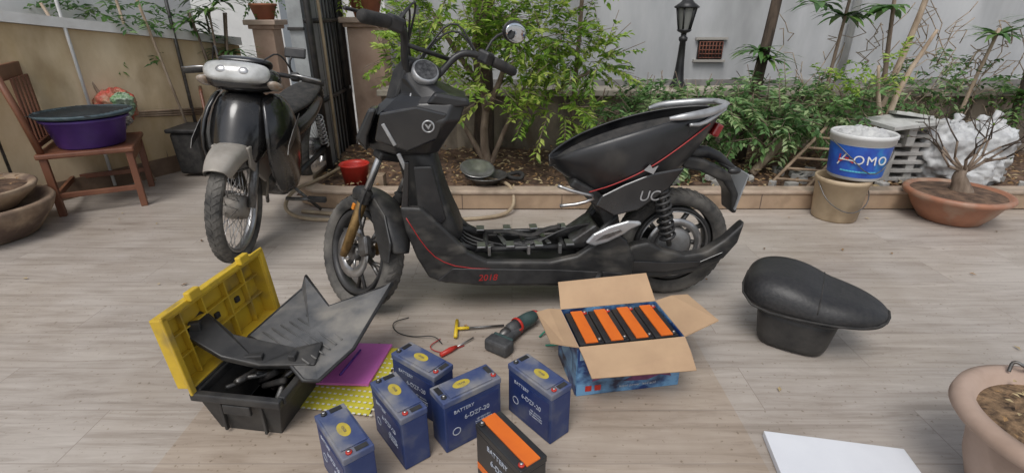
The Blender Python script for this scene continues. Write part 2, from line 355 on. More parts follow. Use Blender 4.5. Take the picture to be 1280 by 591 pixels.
# ================================================================== gate & pillars
PIL=mat('pillar_render',(.40,.27,.20),(.52,.38,.29),5,.8,.15,c3=(.28,.19,.14),s3=4)
def pillar(loc,wd,h):
    e=empty('gate_pillar',loc)
    box('shaft',(0,0,h/2),(wd,wd,h),PIL,e,bevel=.005)
    box('neck',(0,0,h+.015),(wd+.04,wd+.04,.03),PIL,e,bevel=.005)
    box('cap',(0,0,h+.05),(wd+.09,wd+.09,.04),mat('pillar_cap',(.52,.40,.32),(.42,.32,.25),7,.7,.1),e,bevel=.008)
    box('base',(0,0,.05),(wd+.04,wd+.04,.1),PIL,e,bevel=.005)
    return e
p1=pillar((-1.12,4.3,0),.26,1.0)
p2=pillar((-2.02,4.55,0),.17,.98)
GB=mat('gate_black',(.02,.02,.022),(.05,.045,.04),15,.45,.05,metal=.3)
gt=empty('metal_gate')
tubes('gate_posts',[((-1.25,3.42,.02),(-1.25,3.42,2.2)),((-1.30,4.15,.02),(-1.30,4.15,2.2)),((-1.33,4.32,.02),(-1.33,4.32,2.2))],.022,GB,gt,8)
box('gate_sheet',(-1.30,3.8,1.1),(.012,.7,2.0),mat('gate_sheet',(.16,.17,.18),(.26,.27,.28),5,.5,.1,metal=.3),gt,rot=(0,0,4))
tubes('gate_rails',[((-1.27,3.42,z),(-1.32,4.3,z)) for z in (.1,.55,1.05,1.9)],.016,GB,gt,8)
tubes('gate_bars',[((-1.285-.002*i,3.5+.08*i,.1),(-1.285-.002*i,3.5+.08*i,1.9)) for i in range(10)],.007,GB,gt,8)
box('gate_frame_post',(-1.44,3.72,1.1),(.10,.06,2.2),mat('grey_steel',(.36,.38,.38),(.24,.25,.25),8,.5,.05,metal=.2),gt)
boxes('gate_lock',[((-1.44,3.685,.55),(.05,.02,.12),0),((-1.44,3.68,1.0),(.11,.02,.02),0),((-1.44,3.68,.2),(.11,.02,.02),0)],GB,gt,.003)
box('gate_leaf_far',(-1.62,4.6,1.0),(.10,.03,1.95),GB,gt,rot=(0,0,10))
pp=empty('potted_plant',(-2.02,4.55,1.05))
lathe('pot',[(.0,0),(.07,0),(.10,.10),(.11,.105),(.105,.12),(.09,.115),(0,.10)],mat('terracotta',(.38,.14,.07),(.28,.10,.06),9,.8,.1),pp)
foliage('leaves',[(0,0,.22,.14,.14,.12,26)],LD,pp,leaf=.04,clump=14)
pp=empty('potted_plant',(-1.12,4.3,1.07))
lathe('pot',[(.0,0),(.09,0),(.12,.12),(.13,.13),(.12,.14),(.10,.13),(0,.12)],MATS['terracotta'],pp)
foliage('leaves',[(0,0,.3,.25,.2,.2,50)],LM,pp,leaf=.05,clump=18)
# ================================================================== lamp post
lp=empty('street_lamp',(1.28,4.1,.57))
LB=mat('lamp_black',(.02,.02,.022),(.04,.04,.04),10,.4,.05,metal=.4)
lathe('post',[(0,0),(.06,0),(.06,.02),(.042,.05),(.034,.12),(.028,.2),(.022,.33),(.032,.34),(.032,.36),(.020,.37),(.020,.39),(.045,.40),(.055,.415),(0,.42)],LB,lp,seg=20)
lathe('lantern_glass',[(.042,.415),(.070,.56)],mat('lamp_glass',(.22,.22,.21),rough=.2),lp,seg=6)
tubes('lantern_frame',[((.044*math.cos(a),.044*math.sin(a),.415),(.074*math.cos(a),.074*math.sin(a),.565)) for a in [i*math.pi/3 for i in range(6)]],.006,LB,lp)
lathe('lantern_roof',[(.0,.68),(.012,.67),(.02,.64),(.05,.60),(.095,.57),(.09,.56),(0,.56)],LB,lp,seg=6)
# ================================================================== TREES
t1=empty('garden_tree',(0,0,0))
b0=(-.16,3.5,.09)
tube('trunk',[b0,(-.20,3.5,.3),(-.17,3.52,.55),(-.25,3.5,.8),(-.22,3.5,1.2)],[.035,.028,.024,.018,.01],BARK,t1,smoothpath=1)
for k,pts in enumerate([[b0,(-.08,3.48,.3),(.02,3.45,.52),(.12,3.4,.75),(.3,3.35,.95)],[b0,(-.3,3.48,.35),(-.42,3.42,.6),(-.6,3.35,.8)],[(-.17,3.5,.5),(-.05,3.4,.75),(.0,3.3,1.0)],[(-.17,3.5,.6),(-.35,3.5,.85),(-.5,3.5,1.1)],[(.02,3.45,.5),(.25,3.5,.6),(.5,3.45,.75)]]):
    tube('branch_%d'%k,pts,[.022,.017,.012,.008,.005][:len(pts)],BARK,t1,smoothpath=1,seg=8)
foliage('crown',[(-.35,3.4,1.02,.36,.3,.18,80),(.15,3.35,.97,.36,.3,.15,85),(.45,3.4,.82,.26,.25,.12,55),(-.6,3.3,.86,.22,.22,.12,38),(-.05,3.3,.70,.3,.2,.08,26),(.25,3.3,.55,.26,.2,.07,22),(0,3.5,1.4,.7,.5,.25,70),(-.2,3.0,1.25,.5,.25,.15,20)],LM,t1,leaf=.055,clump=20,twigs=BARK)
t2=empty('shade_tree')
tube('trunk',[(-.22,3.85,.08),(-.2,3.84,.5),(-.21,3.85,1.0),(-.2,3.85,2.2)],[.085,.07,.06,.055],BARKD,t2,smoothpath=1,seg=14)
tube('limb',[(-.2,3.85,1.0),(-.1,3.8,1.3),(.2,3.7,1.7)],[.03,.025,.015],BARKD,t2,smoothpath=1)
foliage('crown',[(0,3.8,2.0,.9,.5,.4,40)],LD,t2,leaf=.07,clump=16)
t3=empty('thin_tree')
tube('trunk',[(.42,3.7,.1),(.44,3.72,.6),(.46,3.7,1.1),(.47,3.7,2.0)],[.02,.017,.014,.01],BARK,t3,smoothpath=1)
foliage('crown',[(.4,3.7,1.7,.3,.3,.3,20)],LD,t3,leaf=.06,clump=14)
def shrub(c,blobs,mats,leaf,stem=4,clump=20):
    e=empty('garden_shrub')
    for i in range(stem):
        a=random.uniform(0,6.28);r=.12
        tube('stem_%d'%i,[c,(c[0]+r*math.cos(a),c[1]+r*math.sin(a)*.6,c[2]+.25),(c[0]+2*r*math.cos(a),c[1]+1.2*r*math.sin(a),c[2]+.5)],[.012,.009,.004],BARK,e,seg=6,smoothpath=1)
    foliage('leaves',blobs,mats,e,leaf=leaf,clump=clump,twigs=BARK)
shrub((1.0,3.5,.1),[(1.0,3.5,.48,.33,.3,.14,70),(.8,3.4,.42,.2,.2,.12,28),(1.25,3.4,.48,.25,.2,.13,40),(1.1,3.3,.3,.3,.15,.1,12)],LG,.058)
shrub((1.7,3.5,.1),[(1.7,3.45,.52,.33,.25,.13,60),(1.95,3.4,.46,.25,.2,.14,42),(1.5,3.35,.42,.22,.2,.13,24),(2.15,3.5,.54,.25,.2,.12,32)],LG,.058)
shrub((2.55,3.7,.1),[(2.55,3.7,.5,.28,.2,.16,34),(2.9,3.8,.62,.25,.2,.18,28)],LG,.05)
shrub((.55,3.7,.1),[(.6,3.65,.40,.2,.2,.15,18)],LM,.045)
t4=empty('bamboo_tree')
tube('trunk',[(1.68,3.7,.1),(1.71,3.72,.6),(1.76,3.75,1.1),(1.82,3.78,2.1)],[.04,.038,.034,.025],BARKD,t4,smoothpath=1)
fronds('fronds',[(1.76,3.72,.80),(1.68,3.7,.86),(1.82,3.75,1.9)],LD,t4,L_=.22,w=.034,n=30,droop=.9)
t5=empty('dracaena_tree')
tube('trunk',[(2.62,3.75,.1),(2.66,3.76,.5),(2.72,3.75,.9),(2.80,3.75,1.6)],[.035,.025,.02,.016],BARKL,t5,smoothpath=1)
tube('trunk_2',[(2.66,3.76,.5),(2.60,3.75,.8),(2.52,3.72,1.2)],[.02,.015,.012],BARK,t5,smoothpath=1)
tube('trunk_3',[(2.25,3.8,.1),(2.26,3.8,.7),(2.28,3.8,1.3)],[.014,.012,.010],BARK,t5,smoothpath=1)
fronds('fronds',[(2.26,3.8,1.08),(2.50,3.72,1.12),(2.1,3.85,1.15),(2.28,3.8,1.3),(2.8,3.75,1.5)],LD+LG[:1],t5,L_=.22,w=.055,n=24,droop=1.1)
t6=empty('pruned_tree')
tube('trunk',[(1.62,3.35,.1),(1.78,3.42,.24),(1.95,3.5,.42),(2.1,3.55,.6)],[.028,.026,.024,.018],BARKL,t6,smoothpath=1)
tube('limb_1',[(2.5,3.3,.1),(2.42,3.35,.4),(2.5,3.4,.7),(2.62,3.4,1.0)],[.026,.022,.016,.01],BARKL,t6,smoothpath=1)
tube('limb_2',[(2.42,3.35,.4),(2.3,3.3,.6),(2.25,3.3,.8)],[.018,.013,.008],BARKL,t6,smoothpath=1)
foliage('regrowth',[(2.15,3.5,.68,.14,.12,.08,16),(2.3,3.3,.8,.1,.1,.1,10)],LM,t6,leaf=.045,clump=14)
t7=empty('spiky_plant')
tube('trunk',[(3.75,3.85,.1),(3.72,3.85,.6),(3.7,3.85,1.1)],[.03,.026,.02],BARKD,t7,smoothpath=1)
tube('trunk_2',[(3.3,3.85,.1),(3.34,3.85,.6),(3.4,3.85,1.0)],[.015,.013,.01],BARKL,t7,smoothpath=1)
fronds('fronds',[(3.7,3.85,1.05),(3.4,3.85,.95),(3.95,3.8,.9),(3.72,3.8,.55)],LD,t7,L_=.28,w=.04,n=28,droop=.8)
foliage('leaves',[(3.3,3.8,.62,.2,.15,.12,24),(3.6,3.7,.5,.2,.15,.15,24)],LD,t7,leaf=.05,clump=14)
cl=empty('dry_creeper')
TW=[]
for i in range(110):
    x=random.uniform(1.9,3.9);z=random.uniform(.2,1.0);p=Vector((x,3.9,z))
    for k in range(4):
        q=p+Vector((random.uniform(-.1,.1),random.uniform(-.04,.03),random.uniform(-.02,.12)));TW.append((p,q));p=q
tubes('creeper_stems',TW,.003,BARKL,cl,4)
# ================================================================== right side clutter
bs=empty('bonsai_tree',(2.53,2.77,0));bs.scale=(.92,.92,.95)
TER=mat('terracotta_glazed',(.36,.16,.09),(.26,.12,.075),6,.5,.08,rvar=.1,c3=(.40,.28,.20),s3=6)
lathe('bowl',[(0,.0),(.15,.0),(.165,.01),(.21,.07),(.25,.14),(.275,.15),(.282,.165),(.275,.18),(.25,.18),(.24,.165),(.0,.165)],TER,bs,seg=48)
lathe('bowl_soil',[(0,.185),(.12,.18),(.243,.167)],SOIL,bs,seg=24)
tube('trunk',[(.02,0,.16),(.0,0,.22),(-.03,0,.27),(.0,.01,.32)],[.07,.045,.035,.02],BARK,bs,smoothpath=1)
def branch(p,d,l,r,depth,out):
    q=p+d*l;out.append((p,q,r))
    if depth==0: return
    for i in range(random.choice((1,2,2))):
        nd=(d+rnd(.45)+Vector((0,0,.10))).normalized();branch(q,nd,l*.86,r*.68,depth-1,out)
o_=[]
for d in [(-1,0,.35),(-.8,.2,.9),(.9,0,.6),(.2,-.1,1),(.6,.2,.2),(-.4,-.3,.6),(-1,.1,.7),(.5,-.2,1)]: branch(Vector((0,0,.29)),Vector(d).normalized(),.115,.009,5,o_)
for lvl in range(6):
    r_=.009*.68**lvl
    tubes('twigs_%d'%lvl,[(a,b) for a,b,r in o_ if abs(r-r_)<1e-5],max(r_,.0016),BARK if lvl<2 else BARKD,bs,5)
V,F,MI=[],[],[]
for a,b,r in o_:
    if r<.004 and random.random()<.15: addleaf(V,F,MI,b,rnd(),Vector((0,0,1)),.022,.012,random.randrange(3))
leafmesh('leaves',V,F,MI,LM[:3],bs)
bk=empty('plastic_bucket',(1.88,2.8,0))
BEI=mat('bucket_beige',(.50,.39,.26),(.36,.27,.17),5,.5,.05,c3=(.25,.18,.11),s3=4)
lathe('pail',[(0,.0),(.112,.0),(.118,.01),(.135,.22),(.142,.222),(.142,.245),(.135,.247),(.13,.24),(.11,.03),(0,.03)],BEI,bk)
tube('pail_handle',[(.14,0,.22),(.12,-.1,.12),(0,-.15,.06),(-.12,-.1,.12),(-.14,0,.22)],.003,STEEL,bk,smoothpath=2)
wb=empty('detergent_bucket',(1.93,2.8,.25))
lathe('pail',[(0,.0),(.125,.0),(.13,.005),(.15,.2)],WHT,wb);lathe('rim',[(.15,.2),(.158,.2),(.158,.225),(.162,.226),(.162,.245),(.155,.25),(.15,.24),(.145,.2),(.13,.03),(0,.03)],WHT,wb)
v=[];f=[];nn=24
for k in range(nn+1):
    a=R(-205+165*k/nn)
    for (r_,z) in ((.1345,.02),(.1507,.19)): v.append((r_*math.cos(a),r_*math.sin(a),z))
for k in range(nn): f.append((2*k,2*k+2,2*k+3,2*k+1))
mobj('label',v,f,mat('label_blue',(.02,.06,.36),(.03,.14,.55),7,.35,c3=(.03,.3,.5),s3=9,p3=.56),wb)
for i,ch_ in enumerate('OMO'):
    a=R(-121+23*i);text('label_letter_%d'%i,ch_,.066,WHT,wb,(.1475*math.cos(a),.1475*math.sin(a),.118),(84,0,math.degrees(a)+90),.002)
for i in range(5):
    a=R(-158+5*i);box('label_burst_%d'%i,(.1475*math.cos(a),.1475*math.sin(a),.115),(.007,.002,.05+.02*(i%2)),WHT if i%2 else RED,wb,rot=(0,30*i,math.degrees(a)+90),bevel=0)
boxes('label_stripe',[((.1405*math.cos(R(a)),.1405*math.sin(R(a)),.055),(.013,.002,.008),a+90) for a in range(-150,-80,6)],mat('label_cyan',(.1,.45,.6),rough=.4),wb)
tube('pail_handle',[(.16,0,.2),(.13,-.1,.15),(0,-.17,.02),(-.13,-.1,.15),(-.16,0,.2)],.003,STEEL,wb,smoothpath=2)
blob('rag',(0,0,.235),(.12,.12,.03),mat('rag_white',(.55,.55,.53),(.4,.4,.4),20,.9,.4),wb,disp=.03,dscale=.05)
SACK=mat('sack_white',(.58,.59,.59),(.34,.34,.34),11,.45,.8)
for i,(c,s,r_) in enumerate([((2.75,3.2,.28),(.17,.14,.19),10),((3.02,3.25,.28),(.16,.14,.2),-15),((2.88,3.12,.18),(.18,.12,.10),5)]):
    e=empty('rubble_sack',c,r_)
    blob('bag',(0,0,0),s,SACK,e,n=.05,seg=22,disp=.085,dscale=.10)
    tube('knot',[(0,0,s[2]*.9),(.01,0,s[2]*1.05),(.03,.01,s[2]*1.22)],[.03,.012,.03],SACK,e)
st=empty('concrete_blocks')
GC=mat('grey_concrete',(.25,.24,.22),(.42,.41,.39),9,.9,.4)
boxes('slats',[((2.45+random.uniform(-.01,.01),3.25,.12+.055*j),(.3,.2,.022),random.uniform(-4,4)) for j in range(7)],GC,st,.002)
boxes('blocks',[((2.36,3.22,.20),(.05,.18,.2),3),((2.53,3.25,.22),(.05,.18,.24),-3),((2.45,3.2,.40),(.05,.16,.12),0)],GC,st,.003)
box('foam_lid',(2.42,3.2,.48),(.36,.25,.025),mat('foam',(.5,.5,.48),(.35,.35,.33),12,.8,.2),st,rot=(3,-4,12))
box('foam_lid_2',(2.50,3.25,.51),(.2,.15,.02),MATS['foam'],st,rot=(-8,6,-20))
ld=empty('wooden_ladder')
WD=mat('old_wood',(.20,.14,.09),(.36,.27,.19),12,.85,.3,stretch=(1,1,1))
a1,b1=Vector((1.62,3.08,.11)),Vector((2.02,3.3,.42));a2,b2=Vector((1.82,3.02,.11)),Vector((2.2,3.22,.42))
tubes('rails',[(a1,b1),(a2,b2)],.011,WD,ld,6)
tubes('rungs',[(a1.lerp(b1,k),a2.lerp(b2,k)) for k in (.1,.28,.46,.64,.82)],.009,WD,ld,6)
rb=empty('broken_bricks')
boxes('bricks',[((random.uniform(.9,3.3),random.uniform(3.05,3.4),.115),(random.uniform(.03,.1),random.uniform(.03,.07),.035),random.uniform(0,90)) for i in range(55)],GC,rb,.003)
bw=empty('metal_basin',(-.16,3.08,.115))
lathe('bowl',[(0,0),(.07,0),(.12,.05),(.135,.055),(.13,.06),(.115,.052),(.065,.012),(0,.01)],STEEL,bw)
bw=empty('metal_basin',(-.22,3.10,.165),0)
lathe('bowl',[(0,0),(.05,0),(.1,.045),(.11,.05),(.1,.05),(.05,.012),(0,.01)],SIL,bw,rot=(16,6,0))
rbk=empty('red_bucket',(-1.0,3.16,.085))
lathe('pail',[(0,.0),(.07,.0),(.09,.13),(.097,.135),(.09,.14),(.08,.12),(.066,.02),(0,.02)],RED,rbk)
gb=empty('wooden_crate',(-.85,3.1,.13));box('crate',(0,0,0),(.1,.08,.08),WD,gb)
hs=empty('garden_hose')
HOS=mat('hose_beige',(.42,.33,.22),(.3,.23,.15),10,.5)
tube('hose_coil',[(-1.25,2.86,.012),(-1.0,2.8,.012),(-.6,2.7,.012),(-.1,2.74,.012),(.02,2.86,.03),(0,2.97,.14),(-.1,3.1,.13),(-.25,3.2,.13),(-.3,3.3,.14)],.011,HOS,hs,smoothpath=3)
tube('hose_loop',[(-1.15,3.5,.13),(-1.2,3.2,.13),(-1.22,3.05,.14),(-1.32,2.93,.12),(-1.36,2.85,.03),(-1.2,2.72,.012),(-.9,2.72,.012)],.011,HOS,hs,smoothpath=3)
tube('hose_vertical',[(-1.28,3.7,.1),(-1.24,3.6,.5),(-1.22,3.55,1.0),(-1.22,3.5,1.6)],.010,HOS,hs,smoothpath=2)
tube('inner_tube',[(.0+.07*math.cos(a),3.2+.05*math.sin(a),.13+.01*math.sin(2*a)) for a in [i*math.pi/8 for i in range(16)]],.014,RUB,hs,closed=True)
# ================================================================== left clutter
ch=empty('wooden_chair',(-2.56,3.10,0),-62)
CW=mat('chair_wood',(.12,.04,.022),(.2,.085,.045),8,.45,.1,stretch=(1,1,.3))
boxes('legs',[((sx*.22,.2,.17),(.035,.035,.34),0) for sx in (-1,1)]+[((sx*.22,-.2,.17),(.035,.035,.34),0) for sx in (-1,1)],CW,ch,.003)
box('seat',(0,0,.355),(.5,.46,.03),CW,ch,bevel=.008)
boxes('stretchers',[((0,.2,.30),(.42,.02,.05),0),((0,-.2,.12),(.42,.02,.03),0),((-.22,0,.12),(.02,.38,.03),0),((.22,0,.12),(.02,.38,.03),0)],CW,ch,.003)
for sx in (-1,1): tube('back_post_%d'%(sx+1),[(sx*.22,-.2,.36),(sx*.225,-.23,.6),(sx*.23,-.27,.84)],.018,CW,ch,seg=6)
boxes('back_slats',[((-.13+.065*i,-.232,.58),(.03,.014,.38),0) for i in range(5)]+[((0,-.26,.80),(.48,.022,.08),0),((0,-.215,.41),(.44,.02,.03),0)],CW,ch,.003)
bs2=empty('purple_basin',(-2.52,3.05,.372));bs2.scale=(.92,.92,.88)
PUR=mat('purple_plastic',(.09,.04,.24),(.06,.03,.16),8,.4)
lathe('basin',[(0,0),(.17,0),(.18,.01),(.215,.17),(.235,.175),(.235,.19),(.22,.19),(.205,.17),(.17,.02),(0,.02)],PUR,bs2)
lathe('sieve_tray',[(0,.205),(.15,.2),(.25,.2),(.265,.215),(.26,.225),(.245,.212),(.15,.21),(0,.212)],mat('tray_teal',(.03,.06,.07),(.08,.11,.13),20,.6,.3),bs2)
boxes('tray_lines',[((0,-.2+.04*i,.222),(.4,.006,.004),0) for i in range(11)],BLK,bs2)
sp=empty('stone_basin',(-2.80,2.50,0));sp.scale=(.88,.88,.88)
STN=mat('stone_basin_mat',(.22,.15,.10),(.38,.29,.2),7,.85,.3,c3=(.12,.08,.06),s3=5)
lathe('basin_body',[(0,0),(.24,0),(.27,.02),(.36,.14),(.385,.2),(.375,.215),(.34,.21),(.3,.17),(0,.17)],STN,sp,wob=.01)
lathe('upper_bowl',[(0,.17),(.2,.17),(.22,.19),(.31,.27),(.325,.30),(.315,.31),(.28,.3),(.27,.28),(0,.28)],STN,sp,wob=.012)
lathe('bowl_soil',[(0,.32),(.15,.31),(.272,.285)],SOIL,sp,wob=.02)
V,F,MI=[],[],[]
for i in range(120):
    a=random.uniform(0,6.28);r=random.uniform(0,.25);b_=random.uniform(0,6.28)
    addleaf(V,F,MI,Vector((r*math.cos(a),r*math.sin(a),.325)),Vector((math.cos(b_),math.sin(b_),.2)),Vector((0,0,1)),.04,.02,random.randrange(3))
leafmesh('dry_leaves',V,F,MI,DRY,sp)
bn=empty('black_crate',(-2.32,3.72,0))
box('crate_body',(0,0,.17),(.20,.26,.3),RUB,bn,taper=.9,bevel=.02);box('crate_lid',(0,0,.335),(.23,.29,.03),BLK,bn,bevel=.01)
bg=empty('shopping_bag',(-2.62,3.45,.53))
blob('bag',(0,0,0),(.12,.09,.11),mat('bag_red',(.5,.07,.05),(.3,.2,.12),12,.5,.5),bg,n=.1,disp=.05,dscale=.05)
blob('bag_green',(.09,-.05,.02),(.06,.05,.07),mat('bag_green',(.1,.25,.08),(.3,.34,.28),15,.5,.4),bg,n=.1,disp=.04,dscale=.04)
blob('bag_white',(.03,-.07,-.07),(.09,.05,.06),mat('bag_clear',(.5,.5,.48),(.3,.28,.25),15,.4,.5),bg,n=.1,disp=.05,dscale=.04)
rk=empty('wire_rack',(-2.30,3.90,0),-60)
tubes('wires',[((-.2+.05*i,0,.12),(-.2+.05*i,0,.55)) for i in range(9)]+[((-.2,0,.12+.06*i),(.2,0,.12+.06*i)) for i in range(8)],.004,CW,rk)
tubes('rack_legs',[((-.2,0,0),(-.2,0,.58)),((.2,0,0),(.2,0,.58)),((-.2,0,.58),(.2,0,.58))],.011,CW,rk)
bt=empty('bundled_sticks',(-2.6,3.6,.4))
tubes('sticks',[((-.1,-.3,.08+.01*i),(.25,.45,-.02+.02*i)) for i in range(3)],.009,WD,bt)
tubes('broom_poles',[((-.25,-.2,.75),(.1,-.15,-.38)),((.0,.1,.8),(.05,.12,-.38)),((.12,.1,.9),(.18,.3,-.38))],.009,BARKL,bt)
pc=empty('palm_plant',(-2.25,4.12,0))
lathe('pot',[(0,0),(.10,0),(.14,.2),(.15,.21),(.15,.23),(.13,.23),(.12,.2),(0,.2)],TER,pc)
for i in range(6):
    a=i*1.05;tube('cane_%d'%i,[(0,0,.2),(.05*math.cos(a),.05*math.sin(a),.6),(.14*math.cos(a),.12*math.sin(a),1.1)],[.012,.01,.007],BARK,pc,seg=6)
fronds('fronds',[(.14*math.cos(i*1.05),.12*math.sin(i*1.05),.75+.07*i) for i in range(7)]+[(0,0,1.2),(.1,.1,1.3),(-.15,0,1.25)],LD,pc,L_=.24,w=.03,n=26,droop=1.0)
pc=empty('hanging_plant',(-2.75,3.75,1.0))
tube('stem',[(0,.1,-.95),(0,.05,-.4),(0,0,.0)],.012,BARK,pc)
foliage('leaves',[(0,0,.12,.3,.3,.22,46),(.15,.2,-.1,.15,.15,.15,14)],LD,pc,leaf=.06,clump=14)
# ================================================================== wheels
def tyre(parent,Rr,tw,name='tyre',knob=40,loc=(0,0,0)):
    h=tw/2;d=tw*.62
    prof=[(Rr-d,-h*.55),(Rr-d*.8,-h*.9),(Rr-d*.45,-h),(Rr-d*.18,-h*.85),(Rr-d*.04,-h*.5),(Rr,0),(Rr-d*.04,h*.5),(Rr-d*.18,h*.85),(Rr-d*.45,h),(Rr-d*.8,h*.9),(Rr-d,h*.55)]
    lathe(name,prof,TYR,parent,seg=64,axis='Y',loc=loc)
    V=[];F=[]
    for k in range(knob):
        a0=2*math.pi*k/knob
        for sg in (-1,1):
            o=len(V);st_=[(0.08,0),(.5,.35),(.86,.65)]
            for (t_,da) in st_:
                y=sg*h*t_;rr=Rr-d*(.03 if t_<.3 else (.045 if t_<.7 else .20))
                for (dd,rs) in ((0,-.004),(0,.0035),(.5,.0035),(.5,-.004)):
                    a=a0+(da+dd)*2*math.pi/knob+(math.pi/knob if sg>0 else 0)
                    V.append((loc[0]+(rr+rs)*math.cos(a),loc[1]+y,loc[2]+(rr+rs)*math.sin(a)))
            for i in range(2):
                for j in range(4):
                    F.append((o+i*4+j,o+i*4+(j+1)%4,o+(i+1)*4+(j+1)%4,o+(i+1)*4+j))
            F.append((o,o+1,o+2,o+3));F.append((o+8,o+9,o+10,o+11))
    fix(mobj(name+'_tread',V,F,TYR,parent,False))
def rim(parent,Rr,w,m,loc=(0,0,0),name='rim'):
    lathe(name,[(Rr,-w/2),(Rr+.008,-w/2),(Rr+.008,w/2),(Rr,w/2),(Rr-.012,w*.3),(Rr-.012,-w*.3)],m,parent,seg=56,axis='Y',loc=loc,closed=True)
def arcfender(name,parent,Rf,a0,a1,w,m,loc=(0,0,0),lip=.03,taper=True,n=18):
    secs=[]
    for k in range(n+1):
        t_=k/n;a=R(a0+(a1-a0)*t_);ww=w/2*(1-.35*abs(2*t_-1)**3 if taper else 1)
        row=[]
        for (yy,dr) in ((-1,-lip),(-.97,-.008),(-.7,.004),(0,.012),(.7,.004),(.97,-.008),(1,-lip)):
            r_=Rf+dr;row.append((loc[0]+r_*math.cos(a),yy*ww,loc[2]+r_*math.sin(a)))
        secs.append(row)
    return loft(name,secs,m,parent,closed=False,caps=False,sub=1,solid=.004)
def helix(a,b,r,turns,n=14):
    a=Vector(a);b=Vector(b);t_=(b-a);L_=t_.length;t_.normalize();u=t_.orthogonal().normalized();w_=t_.cross(u)
    N_=int(turns*n);return [a+t_*L_*i/N_+u*math.cos(2*math.pi*i/n)*r+w_*math.sin(2*math.pi*i/n)*r for i in range(N_+1)]
# ================================================================== ELECTRIC SCOOTER
fx,fy=-.608-.693,1.788-1.892
sc=empty('electric_scooter',(.693,1.935,0),math.degrees(math.atan2(fy,fx)))
def steer_frame(parent,wc,rake,steer):
    r_=R(rake);X=Vector((math.cos(r_),0,math.sin(r_)));Z=Vector((-math.sin(r_),0,math.cos(r_)));Y=Vector((0,1,0))
    M=Matrix(((X.x,Y.x,Z.x,wc[0]),(X.y,Y.y,Z.y,wc[1]),(X.z,Y.z,Z.z,wc[2]),(0,0,0,1)))@Matrix.Rotation(R(steer),4,'Z')
    return empty('steering',parent=parent,matrix=M)
RWc=(.04,0,.226)
tyre(sc,.226,.095,'rear_tyre',40,RWc)
rim(sc,.150,.06,BLK,RWc,'rear_rim')
HUB=mat('hub_grey',(.34,.34,.34),(.2,.19,.18),12,.4,.1,metal=.6)
lathe('rear_hub_motor',[(0,-.045),(.06,-.045),(.075,-.03),(.075,.03),(.06,.045),(.03,.05),(0,.05)],HUB,sc,seg=36,axis='Y',loc=RWc)
lathe('rear_brake_ring',[(.085,.034),(.115,.034),(.115,.038),(.085,.038)],SIL,sc,seg=40,axis='Y',loc=RWc,closed=True)
for k in range(10):
    a=2*math.pi*k/10;tube('rear_spoke_%d'%k,[(RWc[0]+.07*math.cos(a),.0,RWc[2]+.07*math.sin(a)),(RWc[0]+.148*math.cos(a+.12),0,RWc[2]+.148*math.sin(a+.12))],.010,STEEL,sc,seg=6)
lathe('rear_rim_tape',[(.140,-.033),(.143,-.033),(.143,.033),(.140,.033)],SIL,sc,seg=56,axis='Y',loc=RWc,closed=True)
sf=steer_frame(sc,(1.29,0,.226),23,-48)
tyre(sf,.226,.08,'front_tyre',44)
rim(sf,.158,.055,BLK,name='front_rim')
for k in range(6):
    a=2*math.pi*k/6
    for da in (-.16,.16):
        tube('spoke_%d_%d'%(k,da>0),[(.03*math.cos(a),.0,.03*math.sin(a)),(.09*math.cos(a+da*.3),.004,.09*math.sin(a+da*.3)),(.155*math.cos(a+da),0,.155*math.sin(a+da))],[.012,.008,.009],STEEL,sf,seg=6)
lathe('front_hub',[(0,-.045),(.03,-.045),(.034,-.03),(.034,.03),(.03,.045),(0,.045)],STEEL,sf,axis='Y',seg=24)
lathe('brake_disc',[(.06,.038),(.1,.038),(.1,.042),(.06,.042)],SIL,sf,axis='Y',seg=40,closed=True)
tubes('disc_arms',[((.03*math.cos(a),.04,.03*math.sin(a)),(.065*math.cos(a+.3),.04,.065*math.sin(a+.3))) for a in [i*1.257 for i in range(5)]],.005,SIL,sf)
box('brake_caliper',(-.07,.052,.07),(.05,.03,.075),STEEL,sf,rot=(0,40,0),bevel=.008)
for s_ in (-1,1):
    tubes('fork_upper_%d'%s_,[((-.005,s_*.075,.2),(-.02,s_*.075,.47))],.013,SIL,sf,12)
    tube('fork_lower_%d'%s_,[(.005,s_*.075,-.015),(.0,s_*.075,.03),(-.004,s_*.075,.22),(-.004,s_*.075,.225)],[.014,.019,.019,.015],GOLD,sf,seg=14)
    lathe('fork_boot_%d'%s_,[(.015,.22),(.023,.225),(.017,.235),(.023,.245),(.017,.255),(.023,.265),(.015,.275)],RUB,sf,seg=16,loc=(-.012,s_*.075,0))
box('lower_triple',(-.02,0,.42),(.05,.19,.03),BLK,sf,bevel=.008)
tubes('stem',[((-.0,0,.42),(0,0,.70))],.024,BLK,sf,14)
arcfender('front_fender',sf,.250,58,150,.115,DUSTY,lip=.045)
slab('fender_side',[(-.18,.08),(-.11,.14),(-.04,.2),(-.03,.258),(-.12,.232),(-.20,.160),(-.225,.09)],.048,.058,DUSTY,sf,bevel=.005)
box('fender_reflector',(.02,.088,.19),(.015,.008,.025),AMB,sf)
tube('brake_hose',[(-.06,.06,.10),(-.02,.10,.2),(-.04,.09,.35),(-.02,.05,.5)],.004,BLK,sf,smoothpath=2,seg=6)
